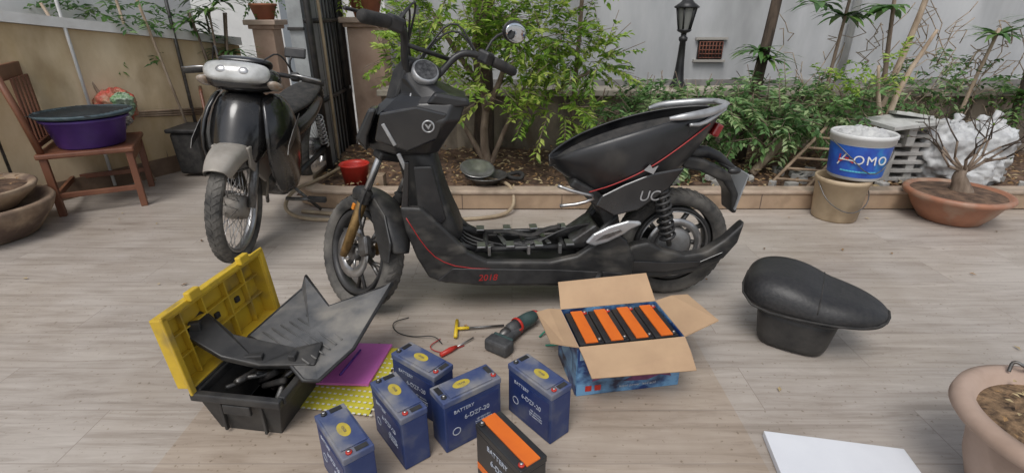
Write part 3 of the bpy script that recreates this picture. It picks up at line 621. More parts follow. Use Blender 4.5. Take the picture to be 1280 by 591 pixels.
for s_ in (-1,1):
    tube('bar_%d'%s_,[(0,0,.70),(-.0,s_*.045,.705),(.01,s_*.085,.75),(0,s_*.12,.83),(-.03,s_*.17,.855),(-.085,s_*.34,.845)],.0125,BLK,sf,smoothpath=2,seg=12)
    tube('grip_%d'%s_,[(-.060,s_*.235,.852),(-.062,s_*.245,.852),(-.083,s_*.335,.845),(-.086,s_*.345,.845)],[.016,.0195,.0195,.014],RUB,sf,seg=14)
    box('switch_%d'%s_,(-.05,s_*.205,.855),(.05,.05,.045),BLK,sf,rot=(0,0,-s_*12),bevel=.009)
    tube('lever_%d'%s_,[(-.01,s_*.19,.855),(.03,s_*.215,.85),(.02,s_*.28,.845),(.0,s_*.345,.842)],[.008,.007,.005,.006],BLK,sf,smoothpath=2,seg=8)
tube('cross_bar',[(.012,-.1,.80),(.012,.1,.80)],.008,BLK,sf)
tube('mirror_stem',[(-.045,-.20,.87),(-.03,-.23,.93),(-.04,-.27,.965)],.005,BLK,sf,smoothpath=1)
blob('mirror_shell',(-.04,-.31,.975),(.014,.065,.04),BLK,sf)
blob('mirror_face',(-.050,-.31,.975),(.008,.058,.034),MIRR,sf)
lathe('headlight_bowl',[(0,-.02),(.03,-.02),(.05,.0),(.062,.035),(.064,.05),(.056,.052)],SILP,sf,axis='X',seg=32,loc=(-.02,0,.635),rot=(0,0,70))
lathe('headlight_lens',[(0,.060),(.03,.058),(.057,.05)],LENS,sf,axis='X',seg=32,loc=(-.02,0,.635),rot=(0,0,70))
lathe('speedometer',[(0,-.03),(.035,-.03),(.046,.0),(.046,.018),(.040,.022),(.0,.02)],SILP,sf,seg=32,loc=(-.045,0.03,.735),rot=(-25,-35,0))
lathe('speedometer_face',[(0,.024),(.039,.023)],mat('dial',(.02,.02,.02),(.1,.1,.1),60,.2),sf,seg=32,loc=(-.045,0.03,.735),rot=(-25,-35,0))
slab('meter_cowl',[(.06,.60),(.07,.70),(.03,.77),(-.01,.76),(.0,.68),(.0,.60)],-.075,.075,BLK,sf,bevel=.012)
for i in range(5):
    tube('cable_%d'%i,[(-.03,(-1)**i*.18,.855),(.05,(-1)**i*(.12-.01*i),.90+.015*i),(.075,(-1)**i*.04,.80),(.05,.02*(i-1.5),.66),(.0,.02*(i-1.5),.55)],.004,BLK,sf,smoothpath=2,seg=6)
def slices(name,rows,m,parent,sub=2,bev=0):
    secs=[]
    for (z,f_,b_,w_) in rows:
        L_=f_-b_
        secs.append([(f_,0,z),(f_-L_*.12,w_*.45,z),(f_-L_*.45,w_*.92,z),(b_+L_*.15,w_,z),(b_,w_*.85,z),(b_,0,z),(b_,-w_*.85,z),(b_+L_*.15,-w_,z),(f_-L_*.45,-w_*.92,z),(f_-L_*.12,-w_*.45,z)])
    return loft(name,secs,m,parent,sub=sub,bevel=bev,smooth=sub>0)
slices('front_fairing',[(.625,1.17,1.02,.07),(.645,1.225,.96,.13),(.70,1.24,.925,.155),(.76,1.21,.88,.168),(.815,1.14,.86,.15),(.838,1.10,.91,.12),(.885,1.10,1.0,.07),(.91,1.085,1.03,.045)],SATIN,sc,sub=0,bev=.010)
slab('fairing_side_plate',[(1.06,.66),(1.165,.70),(1.14,.79),(1.02,.81),(.92,.785),(.96,.70)],.15,.164,GLS,sc,bevel=.008)
slab('fairing_blade',[(1.20,.655),(1.235,.70),(1.18,.80),(1.15,.80),(1.19,.71)],.06,.135,GLS,sc,bevel=.01)
lathe('badge_ring',[(.016,0),(.021,0),(.021,.004),(.016,.004)],SILP,sc,axis='Y',loc=(.985,.165,.745),closed=True)
slab('badge_bird',[(.985,.735),(.998,.755),(.990,.752),(.985,.745),(.980,.752),(.972,.755)],.165,.168,SILP,sc,bevel=0)
slab('fairing_wing',[(.99,.815),(.90,.80),(.845,.805),(.85,.83),(.96,.85)],.09,.15,SATIN,sc,bevel=.01)
slices('leg_shield',[(.28,1.07,.87,.125),(.36,1.09,.90,.13),(.44,1.105,.935,.13),(.54,1.11,.96,.11),(.62,1.13,.975,.095),(.66,1.13,.98,.095)],DUSTY,sc,sub=1)
slab('shield_edge',[(1.10,.46),(1.075,.62),(1.06,.62),(1.075,.46),(1.03,.32),(.92,.27),(.94,.25),(1.05,.30)],.125,.14,GLS,sc,bevel=.004)
slab('shield_panel',[(1.05,.60),(.985,.60),(.965,.50),(.945,.40),(.99,.36),(1.045,.45)],.112,.130,SATIN,sc,bevel=.006)
box('vent_silver',(1.115,.166,.72),(.012,.006,.08),SILP,sc,rot=(0,25,0),bevel=.002)
box('vent_silver_2',(1.085,.13,.62),(.015,.01,.06),SILP,sc,rot=(0,20,0))
LBp=[(1.105,.46),(1.09,.36),(1.06,.26),(1.02,.175),(.96,.15),(.82,.132),(.55,.118),(.31,.11),(.24,.135),(.235,.22),(.27,.30),(.34,.36),(.37,.31),(.46,.245),(.56,.225),(.80,.235),(.87,.275),(.95,.37),(1.03,.455)]
for s_ in (-1,1):
    y0,y1=(.115,.15) if s_>0 else (-.15,-.115)
    slab('lower_panel_%d'%s_,LBp,y0,y1,DUSTY,sc,bevel=.010)
slab('belly',[(1.0,.19),(.95,.155),(.3,.125),(.26,.16),(.3,.17),(.95,.19)],-.115,.115,BLK,sc)
tube('red_trim',[(1.085,.151,.42),(1.03,.152,.31),(.98,.152,.25),(.9,.152,.215),(.72,.152,.20),(.5,.152,.185)],.0018,REDL,sc,seg=6,smoothpath=1)
slab('panel_step',[(.99,.165),(.93,.215),(.55,.195),(.28,.17),(.30,.13),(.8,.142)],.15,.157,BLK,sc,bevel=.003)
text('model_year','2018',.036,REDL,sc,(.80,.158,.172),(90,0,180),shear=.2)
tubes('floor_rails',[((.95,y,.30),(.84,y,.258)) for y in (-.085,.085)]+[((.84,y,.258),(.42,y,.258)) for y in (-.085,.085)]+[((.42,y,.258),(.30,y,.38)) for y in (-.085,.085)]+[((x,-.085,.25),(x,.085,.25)) for x in (.8,.65,.5)],.011,BLK,sc,8)
boxes('rail_brackets',[((x,y,.275),(.032,.050,.008),0) for x in (.82,.71,.60,.48) for y in (-.085,.085)],SIL,sc,.002)
boxes('rail_bolts',[((x,.107,.262),(.012,.022,.038),0) for x in (.79,.64,.52)],SIL,sc,.002)
boxes('rail_plates',[((x,-.02,.262),(.018,.16,.006),12) for x in (.74,.57)],SIL,sc,.002)
for i in range(5):
    tube('loose_wire_%d'%i,[(.93,.04-.03*i,.30),(.85,.05-.02*i,.21+.01*i),(.65,-.04+.03*i,.25),(.5,.02*i-.03,.24+.02*i),(.38,.03,.33)],.005,BLK,sc,smoothpath=2,seg=6)
tube('strap',[(.76,-.05,.27),(.70,.0,.295),(.62,.03,.28),(.56,-.02,.29),(.5,.0,.31)],[.016,.018,.014,.016,.012],RUB,sc,smoothpath=2,flat=.35)
box('controller',(.40,0,.27),(.12,.15,.09),STEEL,sc,rot=(0,35,0),bevel=.006)
tube('hinge_bracket',[(.53,.07,.50),(.47,.085,.48),(.38,.09,.46),(.44,.08,.43),(.52,.07,.42)],.007,SIL,sc,smoothpath=1,seg=8)
slab('under_seat_front',[(.44,.47),(.49,.50),(.47,.53),(.38,.48),(.30,.40),(.28,.33),(.34,.33),(.37,.40)],-.09,.09,BLK,sc,bevel=.01)
rows=[(.555,.592,.572,.02,.012),(.525,.610,.548,.06,.035),(.46,.642,.502,.10,.065),(.37,.676,.460,.125,.09),(.28,.704,.435,.135,.10),(.19,.728,.45,.132,.095),(.10,.748,.52,.118,.08),(.02,.760,.60,.095,.06),(-.04,.768,.68,.065,.04),(-.065,.770,.73,.04,.025)]
secs=[]
for (x,zt,zb,wt,wb_) in rows:
    zm=(zt*.45+zb*.55);wm=wt*1.02
    secs.append([(x,wt*.86,zt),(x,wt,zt-.012),(x,wm,zm+.02),(x,wb_*1.1,zb+.02),(x,wb_*.6,zb),(x,-wb_*.6,zb),(x,-wb_*1.1,zb+.02),(x,-wm,zm+.02),(x,-wt,zt-.012),(x,-wt*.86,zt)])
loft('rear_body',secs,SATIN,sc,closed=False,caps=False,sub=2,solid=.012)
secs=[[(x,wt*.80,zt-.03),(x,wt*.6,zt-.3*(zt-zb)-.03),(x,-wt*.6,zt-.3*(zt-zb)-.03),(x,-wt*.80,zt-.03)] for (x,zt,zb,wt,wb_) in rows]
loft('tub_floor',secs,RUB,sc,closed=False,caps=False,sub=1,solid=.004)
for s_ in (1,-1):
    tube('red_pin_%d'%s_,[(.42,s_*.110,.485),(.33,s_*.134,.52),(.21,s_*.1405,.58),(.09,s_*.125,.66),(-.01,s_*.092,.725)],.0022,REDL,sc,smoothpath=2,seg=6)
    tube('grab_rail_%d'%s_,[(.15,s_*.112,.748),(.10,s_*.130,.758),(.02,s_*.115,.766),(-.06,s_*.075,.778),(-.09,s_*.03,.785)],[.006,.011,.013,.011,.008],SILP,sc,smoothpath=2,seg=10,flat=1.2)
    tube('grab_rail_low_%d'%s_,[(.08,s_*.126,.728),(.03,s_*.115,.728),(-.03,s_*.09,.755),(-.07,s_*.07,.772)],[.006,.008,.008,.005],SILP,sc,smoothpath=1,seg=8)
blob('grab_tail',(-.085,0,.785),(.022,.05,.010),SILP,sc)
slab('side_cover',[(.40,.44),(.33,.40),(.24,.42),(.13,.50),(.08,.58),(.20,.56),(.30,.52),(.38,.48)],.128,.142,GLS,sc,bevel=.008)
text('badge_text','UC',.055,SILP,sc,(.205,.1445,.475),(90,0,180),shear=.2)
slab('badge_wing',[(.235,.575),(.20,.56),(.185,.59),(.205,.58),(.215,.595)],.146,.150,SILP,sc,bevel=0)
box('tail_light',(-.065,0,.69),(.03,.10,.05),mat('tail_red',(.22,.01,.01),rough=.15,coat=.6),sc,rot=(0,-25,0),bevel=.008)
tube('plate_arm',[(.02,0,.60),(-.08,0,.60),(-.17,0,.53)],[.03,.02,.015],BLK,sc,smoothpath=1)
slab('rear_fender',[(.06,.60),(-.03,.58),(-.14,.53),(-.19,.44),(-.195,.36),(-.175,.36),(-.16,.44),(-.12,.49),(-.02,.535),(.05,.55)],-.05,.05,DUSTY,sc,bevel=.01)
box('number_plate',(-.195,0,.45),(.006,.12,.15),mat('plate_back',(.25,.26,.27),rough=.4),sc,rot=(0,-12,0))
for s_ in (-1,1):
    tubes('indicator_arm_%d'%s_,[((-.10,s_*.03,.56),(-.11,s_*.12,.56))],.005,BLK,sc);blob('indicator_%d'%s_,(-.11,s_*.13,.56),(.025,.015,.013),AMB if s_<0 else BLK,sc)
slab('swingarm_cover',[(.32,.145),(.285,.235),(.24,.275),(.18,.285),(.12,.25),(.03,.225),(-.05,.235),(-.12,.285),(-.19,.36),(-.175,.27),(-.13,.205),(-.06,.165),(.0,.145),(.12,.13)],.085,.135,DUSTY,sc,bevel=.012)
slab('swingarm_rib',[(.29,.17),(.27,.215),(.10,.20),(-.03,.20),(-.12,.24),(-.10,.215),(-.02,.178),(.1,.16)],.135,.142,GLS,sc,bevel=.003)
slab('swingarm_far',[(.32,.17),(.28,.24),(.03,.25),(.0,.20),(.1,.17)],-.12,-.09,BLK,sc,bevel=.01)
for s_ in (-1,1):
    tubes('shock_rod_%d'%s_,[((.15,s_*.11,.50),(.09,s_*.11,.26))],.010,STEEL,sc)
    tube('shock_spring_%d'%s_,helix((.147,s_*.11,.475),(.098,s_*.11,.285),.027,8),.0065,BLK,sc,seg=6)
    lathe('shock_cap_%d'%s_,[(0,0),(.03,0),(.03,.015),(0,.02)],BLK,sc,seg=20,loc=(.149,s_*.11,.475),rot=(0,14,0))
slab('pivot_cover',[(.435,.305),(.405,.34),(.35,.368),(.28,.388),(.235,.385),(.225,.372),(.265,.355),(.29,.335),(.35,.305),(.40,.29)],.15,.166,SILP,sc,bevel=.008)
slab('pivot_cover_inset',[(.40,.315),(.37,.338),(.31,.358),(.30,.350),(.35,.325)],.166,.169,STEEL,sc,bevel=.002)
tubes('centre_stand',[((.36,.08,.15),(.46,.11,.02)),((.36,-.08,.15),(.42,-.11,.02)),((.38,.08,.11),(.38,-.08,.11)),((.46,.11,.02),(.50,.13,.008))],.010,BLK,sc,8)
tubes('side_stand',[((.40,.12,.13),(.31,.17,.01)),((.31,.17,.01),(.27,.20,.008))],.010,BLK,sc,8)
tubes('passenger_peg',[((.36,.14,.17),(.40,.22,.175))],.010,BLK,sc,8)
boxes('underside_bits',[((.50,.10,.13),(.12,.05,.04),0),((.62,.08,.125),(.06,.06,.03),0)],STEEL,sc,.004)
# ================================================================== UNDERBONE MOTORCYCLE
bdir=math.degrees(math.atan2(-math.cos(R(3)),math.sin(R(3))))
mc=empty('parked_motorcycle',(-1.31,2.25,0))
mc.matrix_local=Matrix.Translation((-1.31,2.25,0))@Matrix.Rotation(R(bdir),4,'Z')@Matrix.Rotation(R(-5),4,'X')
mf=steer_frame(mc,(0,0,.262),24,3)
tyre(mf,.262,.07,'front_tyre',48)
rim(mf,.207,.045,SIL,name='front_rim')
sp_=[]
for k in range(36):
    a=2*math.pi*k/36;b_=a+(.5 if k%2 else -.5);y=.03 if k%4<2 else -.03
    sp_.append(((.035*math.cos(b_),y,.035*math.sin(b_)),(.2*math.cos(a),y*.15,.2*math.sin(a))))
tubes('spokes',sp_,.0018,SIL,mf,5)
lathe('drum_hub',[(0,-.045),(.05,-.045),(.058,-.03),(.058,.025),(.052,.045),(.02,.055),(0,.055)],mat('hub_dusty',(.3,.28,.25),(.17,.15,.13),15,.6,.2,metal=.5),mf,axis='Y',seg=30)
for s_ in (-1,1):
    tube('fork_%d'%s_,[(.01,s_*.07,0),(.0,s_*.07,.12),(-.01,s_*.065,.3),(-.01,s_*.06,.42)],[.017,.019,.018,.014],STEEL,mf,seg=12)
FEN=mat('fender_dusty_silver',(.36,.33,.29),(.22,.20,.17),6,.5,.05,metal=.2)
arcfender('front_fender',mf,.292,25,165,.15,FEN,lip=.06)
slab('fender_cheek_l',[(-.14,.14),(.07,.18),(.12,.26),(.0,.315),(-.14,.27),(-.22,.2)],.066,.080,FEN,mf,bevel=.005)
slab('fender_cheek_r',[(-.14,.14),(.07,.18),(.12,.26),(.0,.315),(-.14,.27),(-.22,.2)],-.080,-.066,FEN,mf,bevel=.005)
def ringsec(x,zc,w_,h,n=12,pw=.8):
    out=[]
    for k in range(n):
        a=2*math.pi*k/n;c_,s2=math.cos(a),math.sin(a)
        out.append((x,w_*math.copysign(abs(c_)**pw,c_),zc+h*math.copysign(abs(s2)**pw,s2)))
    return out
loft('head_cowl',[ringsec(-.12,.62,.05,.03),ringsec(-.08,.62,.14,.055),ringsec(0,.605,.175,.075),ringsec(.07,.585,.16,.070),ringsec(.11,.575,.12,.055),ringsec(.125,.57,.05,.02)],GLS,mf,sub=2)
loft('headlight_lens',[ringsec(.070,.605,.160,.055,pw=.6),ringsec(.112,.598,.145,.052,pw=.6),ringsec(.146,.586,.105,.042,pw=.6),ringsec(.156,.583,.05,.018,pw=.6)],LENS,mf,sub=2)
for s_ in (-1,1):
    blob('reflector_%d'%s_,(.138,s_*.045,.592),(.02,.032,.024),SIL,mf)
loft('cowl_top',[ringsec(-.10,.660,.07,.02),ringsec(-.02,.685,.13,.032),ringsec(.05,.672,.12,.022),ringsec(.08,.662,.05,.010)],GLS,mf,sub=2)
for s_ in (-1,1):
    tube('bar_%d'%s_,[(-.05,0,.65),(-.06,s_*.12,.655),(-.10,s_*.20,.66),(-.13,s_*.31,.655)],.011,BLK,mf,smoothpath=1)
    tube('grip_%d'%s_,[(-.108,s_*.225,.66),(-.134,s_*.325,.654)],.0165,RUB,mf,seg=12)
    tube('lever_%d'%s_,[(-.07,s_*.18,.66),(-.05,s_*.23,.655),(-.09,s_*.32,.65)],.005,SIL,mf,smoothpath=1,seg=6)
    box('switch_%d'%s_,(-.095,s_*.195,.66),(.04,.04,.04),BLK,mf,bevel=.008)
    blob('indicator_%d'%s_,(.05,s_*.150,.565),(.05,.035,.020),mat('ind_dull',(.30,.2,.12),(.38,.37,.35),20,.2),mf)
tube('mirror_stem',[(-.09,.18,.67),(-.07,.17,.72),(-.07,.18,.75)],.005,BLK,mf,smoothpath=1)
box('mirror_shell',(-.07,.195,.77),(.015,.10,.05),BLK,mf,bevel=.008,rot=(0,10,0));box('mirror_face',(-.08,.195,.77),(.004,.088,.04),MIRR,mf,rot=(0,10,0),bevel=.002)
tube('cable',[(-.1,.19,.67),(.02,.15,.74),(.06,.1,.68)],.004,BLK,mf,smoothpath=2,seg=6)
tube('cable_2',[(-.1,-.19,.67),(.0,-.15,.76),(.06,-.1,.68)],.004,BLK,mf,smoothpath=2,seg=6)
slices('front_cover',[(.42,.04,-.12,.055),(.47,.05,-.16,.10),(.54,.02,-.20,.14),(.62,-.02,-.24,.15),(.70,-.06,-.26,.135),(.77,-.12,-.27,.10)],GLS,mc,sub=1)
for s_ in (-1,1):
    secs=[]
    for (z,x0,x1,y_) in ((.22,-.30,-.42,.13),(.32,-.16,-.40,.17),(.45,-.05,-.36,.195),(.58,-.04,-.34,.20),(.70,-.10,-.32,.17),(.76,-.16,-.30,.12)):
        secs.append([(x0,s_*y_*.75,z),((x0+x1)/2,s_*(y_+.02),z),(x1,s_*(y_+.015),z),(x1,s_*(y_-.01),z),((x0+x1)/2,s_*(y_-.02),z),(x0-.02,s_*y_*.65,z)])
    loft('leg_shield_%d'%s_,secs,GLS,mc,sub=1)
    slab('shield_decal_%d'%s_,[(-.10,.50),(-.22,.56),(-.30,.66),(-.20,.60),(-.12,.54)],s_*.217,s_*.220,STEEL,mc,bevel=0)
lathe('emblem',[(0,0),(.014,0),(.012,.004),(0,.005)],SIL,mc,axis='X',loc=(.03,0,.55))
tube('frame_spine',[(-.22,0,.66),(-.40,0,.42),(-.7,0,.40),(-.95,0,.5)],[.05,.06,.07,.07],BLK,mc,smoothpath=1,seg=12)
loft('seat',[ [(x,w_,z),(x,w_*.8,z+.035),(x,0,z+.045),(x,-w_*.8,z+.035),(x,-w_,z),(x,0,z-.03)] for x,w_,z in ((-.55,.06,.56),(-.65,.12,.60),(-.85,.13,.60),(-1.05,.12,.645),(-1.25,.08,.66))],RUB,mc,sub=2)
loft('tail_body',[ [(x,w_,z),(x,w_*.9,z+h),(x,-w_*.9,z+h),(x,-w_,z)] for x,w_,z,h in ((-.5,.08,.40,.14),(-.75,.14,.42,.16),(-1.0,.13,.47,.16),(-1.25,.09,.56,.1),(-1.36,.05,.60,.06))],GLS,mc,sub=2)
box('engine_block',(-.52,0,.26),(.24,.18,.16),STEEL,mc,bevel=.03)
lathe('cylinder_head',[(0,0),(.06,0),(.06,.01),(.05,.015),(.06,.02),(.06,.03),(.05,.035),(.06,.04),(.06,.05),(.05,.055),(.06,.06),(.06,.075),(0,.08)],STEEL,mc,axis='X',loc=(-.42,0,.28),seg=24)
RW2=(-1.2,0,.262)
tyre(mc,.262,.08,'rear_tyre',48,RW2);rim(mc,.205,.05,SIL,RW2,'rear_rim')
tubes('rear_spokes',[((RW2[0]+.04*math.cos(a+.5),.03,RW2[2]+.04*math.sin(a+.5)),(RW2[0]+.2*math.cos(a),0,RW2[2]+.2*math.sin(a))) for a in [i*.262 for i in range(24)]],.002,SIL,mc,5)
lathe('rear_hub',[(0,-.06),(.06,-.06),(.06,.06),(0,.06)],STEEL,mc,axis='Y',loc=RW2,seg=28)
tubes('swingarms',[((-.65,y,.25),(-1.2,y,.262)) for y in (-.08,.08)],.018,BLK,mc)
for s_ in (-1,1): tube('shock_%d'%s_,helix((-1.12,s_*.1,.30),(-1.0,s_*.1,.52),.022,8),.006,SIL,mc,seg=6)
tube('exhaust',[(-.4,-.05,.2),(-.5,-.11,.14),(-.8,-.13,.16),(-1.3,-.14,.26)],[.012,.015,.03,.035],SIL,mc,smoothpath=1)
tubes('stand',[((-.55,.08,.18),(-.64,.19,.028)),((-.55,-.08,.18),(-.60,-.10,.07)),((-.40,.08,.17),(-.42,.26,.17)),((-.40,-.08,.17),(-.42,-.26,.17))],.010,STEEL,mc)
boxes('foot_pegs',[((-.42,.24,.17),(.03,.10,.03),0),((-.42,-.24,.17),(.03,.10,.03),0)],RUB,mc,.006)
# ================================================================== BATTERIES
BLUE=mat('battery_blue',(.012,.028,.11),(.028,.05,.145),10,.5,.06,c3=(.095,.105,.15),s3=9,p3=.52)
BLUE2=mat('battery_label_blue',(.010,.025,.11),(.022,.04,.14),16,.35,c3=(.075,.09,.14),s3=12,p3=.54)
DUST=mat('battery_lid_blue',(.03,.05,.15),(.11,.13,.19),7,.6,.1,c3=(.22,.215,.22),s3=11,p3=.48)
YEL=mat('sticker_yellow',(.55,.42,.03),(.35,.28,.08),22,.5)
ORG=mat('battery_orange',(.72,.16,.015),(.60,.12,.015),6,.45)
WTX=mat('print_white',(.30,.34,.42),(.52,.55,.6),40,.6)
def battery(c,rz,kind='blue',z0=0.001,parent=None,tilt=None):
    e=empty('lead_acid_battery',(c[0],c[1],z0),rz)
    body,lid=(BLUE,DUST) if kind=='blue' else (mat('battery_black',(.015,.015,.017),(.03,.03,.03),10,.35),)*2
    L_,W_,H_=.181,.077,.170
    box('case',(0,0,(H_-.02)/2),(L_-.003,W_-.003,H_-.02),body,e,bevel=.003)
    box('lid',(0,0,H_-.0105),(L_,W_,.019),lid,e,bevel=.003)
    if kind=='blue':
        box('lid_raised',(0,0,H_+.0012),(L_-.05,W_-.012,.004),lid,e,bevel=.0015)
        boxes('lid_slots',[((sx*(L_/2-.013),.012,H_+.0002),(.014,.03,.0012),0) for sx in (-1,1)],BLK,e)
        ox=random.uniform(-.02,.02)
        blob('sticker',(ox,0,H_+.0036),(.026,.015,.0006),YEL,e)
        text('sticker_text','12V20',.009,BLUE2,e,(ox,0,H_+.0046),(0,0,0),.0002)
        box('side_label',(0,-W_/2+.0012,.075),(L_-.02,.001,.12),BLUE2,e,bevel=0)
        text('brand','BATTERY',.015,WTX,e,(-.03,-W_/2+.0004,.124),(90,0,0))
        text('model','6-DZF-20',.020,WTX,e,(.01,-W_/2+.0004,.094),(90,0,0))
        text('fine_print','12V 20Ah/2hr\nlead acid battery\nfor electric bike',.008,WTX,e,(.03,-W_/2+.0004,.06),(90,0,0))
        lathe('emblem',[(.010,0),(.013,0),(.013,.0005),(.010,.0005)],WTX,e,axis='Y',loc=(-.055,-W_/2,.06),seg=20,closed=True)
    else:
        box('lid_orange',(0,0,H_+.0015),(L_-.004,W_*.50,.005),ORG,e,bevel=.001)
        text('side_text','BATTERY',.020,WTX,e,(0,-W_/2+.0006,.130),(90,0,0))
        text('side_model','6-DZF-20',.024,WTX,e,(.02,-W_/2+.0006,.095),(90,0,0))
        text('end_text','12V',.02,WTX,e,(L_/2-.0012,0,.10),(90,0,90))
        box('side_stripe',(0,-W_/2+.0010,.04),(L_-.01,.001,.02),ORG,e,bevel=0)
    for sx,mm in ((-1,BLK),(1,RED)):
        lathe('terminal_%d'%sx,[(0,0),(.0075,0),(.0075,.004),(.0055,.005),(0,.005)],mm,e,seg=18,loc=(sx*(L_/2-.013),(-.018 if kind=='blue' else -.026),H_-.001))
        lathe('screw_%d'%sx,[(0,0),(.0045,0),(.0045,.003),(0,.0032)],SIL,e,seg=6,loc=(sx*(L_/2-.013),(-.018 if kind=='blue' else -.026),H_+.004))
    if parent: e.parent=parent
    return e
battery((-.405,.945),-51)
battery((-.30,1.07),-52)
battery((-.262,1.222),-38)
battery((-.125,1.115),36)
battery((.075,1.155),-50)
battery((-.005,.915),-53,'orange')
# ================================================================== CARTON
cb=empty('cardboard_box',(.345,1.395,0.001),9.5)
CARD=mat('cardboard',(.46,.31,.185),(.38,.25,.15),5,.85,.1)
CARDE=mat('carton_print',(.012,.04,.16),(.16,.34,.55),6,.45,lo=.44,hi=.56,c3=(.02,.02,.045),s3=9,p3=.48,stretch=(1,1,1.6))
W2,D2,H2=.335,.215,.178
box('bottom',(0,0,.003),(W2,D2,.004),CARD,cb,bevel=0)
for nm,c_,s2 in (('front',(0,-D2/2,H2/2),(W2,.005,H2)),('back',(0,D2/2,H2/2),(W2,.005,H2)),('left',(-W2/2,0,H2/2),(.005,D2-.006,H2)),('right',(W2/2,0,H2/2),(.005,D2-.006,H2))):
    box('wall_'+nm,c_,s2,CARDE,cb,bevel=0)
box('print_banner',(0,-D2/2-.0032,.150),(W2-.01,.0008,.035),mat('banner_light',(.30,.42,.52),(.16,.28,.42),12,.5),cb,bevel=0)
text('print','BATTERY',.026,BLUE2,cb,(-.07,-D2/2-.0042,.15),(90,0,0))
text('print_2','super power  lead acid',.013,WTX,cb,(.03,-D2/2-.0042,.022),(90,0,0))
PD=mat('print_dark',(.015,.015,.03),(.25,.06,.16),14,.5)
slab('print_rider',[(-.02,.04),(.02,.06),(.01,.10),(.05,.12),(.08,.09),(.12,.08),(.14,.04),(.10,.05),(.06,.035)],-D2/2-.0040,-D2/2-.0032,PD,cb,bevel=0)
slab('print_rider_2',[(-.12,.05),(-.10,.09),(-.06,.12),(-.05,.09),(-.03,.06),(-.07,.065)],-D2/2-.0040,-D2/2-.0032,PD,cb,bevel=0)
boxes('print_orange',[((-.13,-D2/2-.0036,.025),(.02,.0008,.02),0),((-.10,-D2/2-.0036,.025),(.02,.0008,.02),0)],RED,cb)
box('print_side',(-W2/2-.0033,0,.09),(.0008,.12,.06),mat('print_light',(.25,.45,.6),(.1,.2,.4),20,.5),cb,bevel=0)
def flap(nm,ax,L_,wd,ang,tw=0):
    e=empty('flap_'+nm,parent=cb);a=R(ang)
    d={'f':(0,-1),'b':(0,1),'l':(-1,0),'r':(1,0)}[ax];o_=Vector((d[0]*W2/2,d[1]*D2/2,H2+.001));out_=Vector((d[0]*math.cos(a),d[1]*math.cos(a),math.sin(a)));s2=Vector((-d[1],d[0],0))
    v=[o_+s2*L_/2,o_-s2*L_/2,o_-s2*(L_/2-.006)+out_*wd*.5+Vector((0,0,.004)),o_+s2*(L_/2-.004)+out_*wd*.5+Vector((0,0,.003)),o_-s2*(L_/2-.010)+out_*wd+Vector((0,0,tw)),o_+s2*(L_/2-.008)+out_*wd-Vector((0,0,tw))]
    mobj('card',v,[(0,1,2,3),(3,2,4,5)],CARD,e,False,solid=.004)
flap('front','f',W2,.11,-22,.006);flap('back','b',W2,.10,42,.004);flap('left','l',D2,.085,8,-.008);flap('right','r',D2,.115,15,.01)
for i in range(4):
    b_=battery((0,0),90,'orange',.006);b_.name='box_battery_%d'%i;b_.parent=cb;b_.location=(-.120+.080*i,0,.006)
# ================================================================== TOOLBOX
tb=empty('toolbox',(-.715,1.30,0),-8)
TBK=mat('toolbox_black',(.016,.016,.017),(.045,.043,.04),14,.5,.1)
YLW=mat('toolbox_yellow',(.62,.42,.03),(.46,.30,.03),6,.4,.05,c3=(.28,.20,.06),s3=9,p3=.53)
def tubb(name,w0,d0,w1,d1,h,m,parent,th=.004):
    v=[(-w0,-d0,0),(w0,-d0,0),(w0,d0,0),(-w0,d0,0),(-w1,-d1,h),(w1,-d1,h),(w1,d1,h),(-w1,d1,h)]
    return mobj(name,v,[(3,2,1,0),(0,1,5,4),(1,2,6,5),(2,3,7,6),(3,0,4,7)],m,parent,False,bevel=.004,solid=th,off=1)
tubb('tub',.09,.18,.118,.20,.125,TBK,tb)
boxes('tub_rim',[((0,-.207,.130),(.262,.022,.024),0),((0,.207,.130),(.262,.022,.024),0),((-.124,0,.130),(.022,.392,.024),0),((.124,0,.130),(.022,.392,.024),0)],TBK,tb,.004)
boxes('tub_ribs',[((-.06,-.197,.06),(.008,.012,.10),0),((.06,-.197,.06),(.008,.012,.10),0),((0,-.213,.10),(.08,.01,.03),0)],TBK,tb,.002)
lid=empty('lid',parent=tb);lid.matrix_local=Matrix.Translation((-.135,0,.145))@Matrix.Rotation(R(-6),4,'Y')@Matrix.Diagonal((1,.95,.92,1))
box('lid_panel',(-.035,0,.12),(.006,.43,.235),YLW,lid,bevel=.002)
boxes('lid_walls',[((-.012,-.212,.12),(.05,.008,.235),0),((-.012,.212,.12),(.05,.008,.235),0),((-.012,0,.234),(.05,.42,.008),0),((-.012,0,.006),(.05,.42,.008),0)],YLW,lid,.003)
boxes('lid_lip',[((.014,-.222,.12),(.008,.02,.26),0),((.014,.222,.12),(.008,.02,.26),0),((.014,0,.247),(.008,.46,.018),0)],YLW,lid,.003)
boxes('lid_ribs',[((-.022,y,.12),(.02,.006,.22),0) for y in (-.14,-.05,.05,.14)]+[((-.022,0,z),(.018,.42,.005),0) for z in (.09,.16)],YLW,lid,.002)
boxes('lid_latches',[((.02,-.11,.262),(.02,.045,.03),0),((.02,.12,.262),(.02,.045,.03),0)],YLW,lid,.004)
boxes('lid_rivets',[((-.03,y,.12),(.012,.02,.02),0) for y in (-.09,.0,.1)],BLK,lid,.003)
box('lid_hinge',(0,0,-.004),(.03,.4,.014),TBK,lid)
for i in range(12):
    tubes('tool_%d'%i,[((random.uniform(-.08,.08),random.uniform(-.15,.15),.05),(random.uniform(-.08,.08),random.uniform(-.15,.15),.11))],random.uniform(.006,.012),random.choice([STEEL,BLK,STEEL,RUB]),tb)
fbp=empty('footboard_panel')
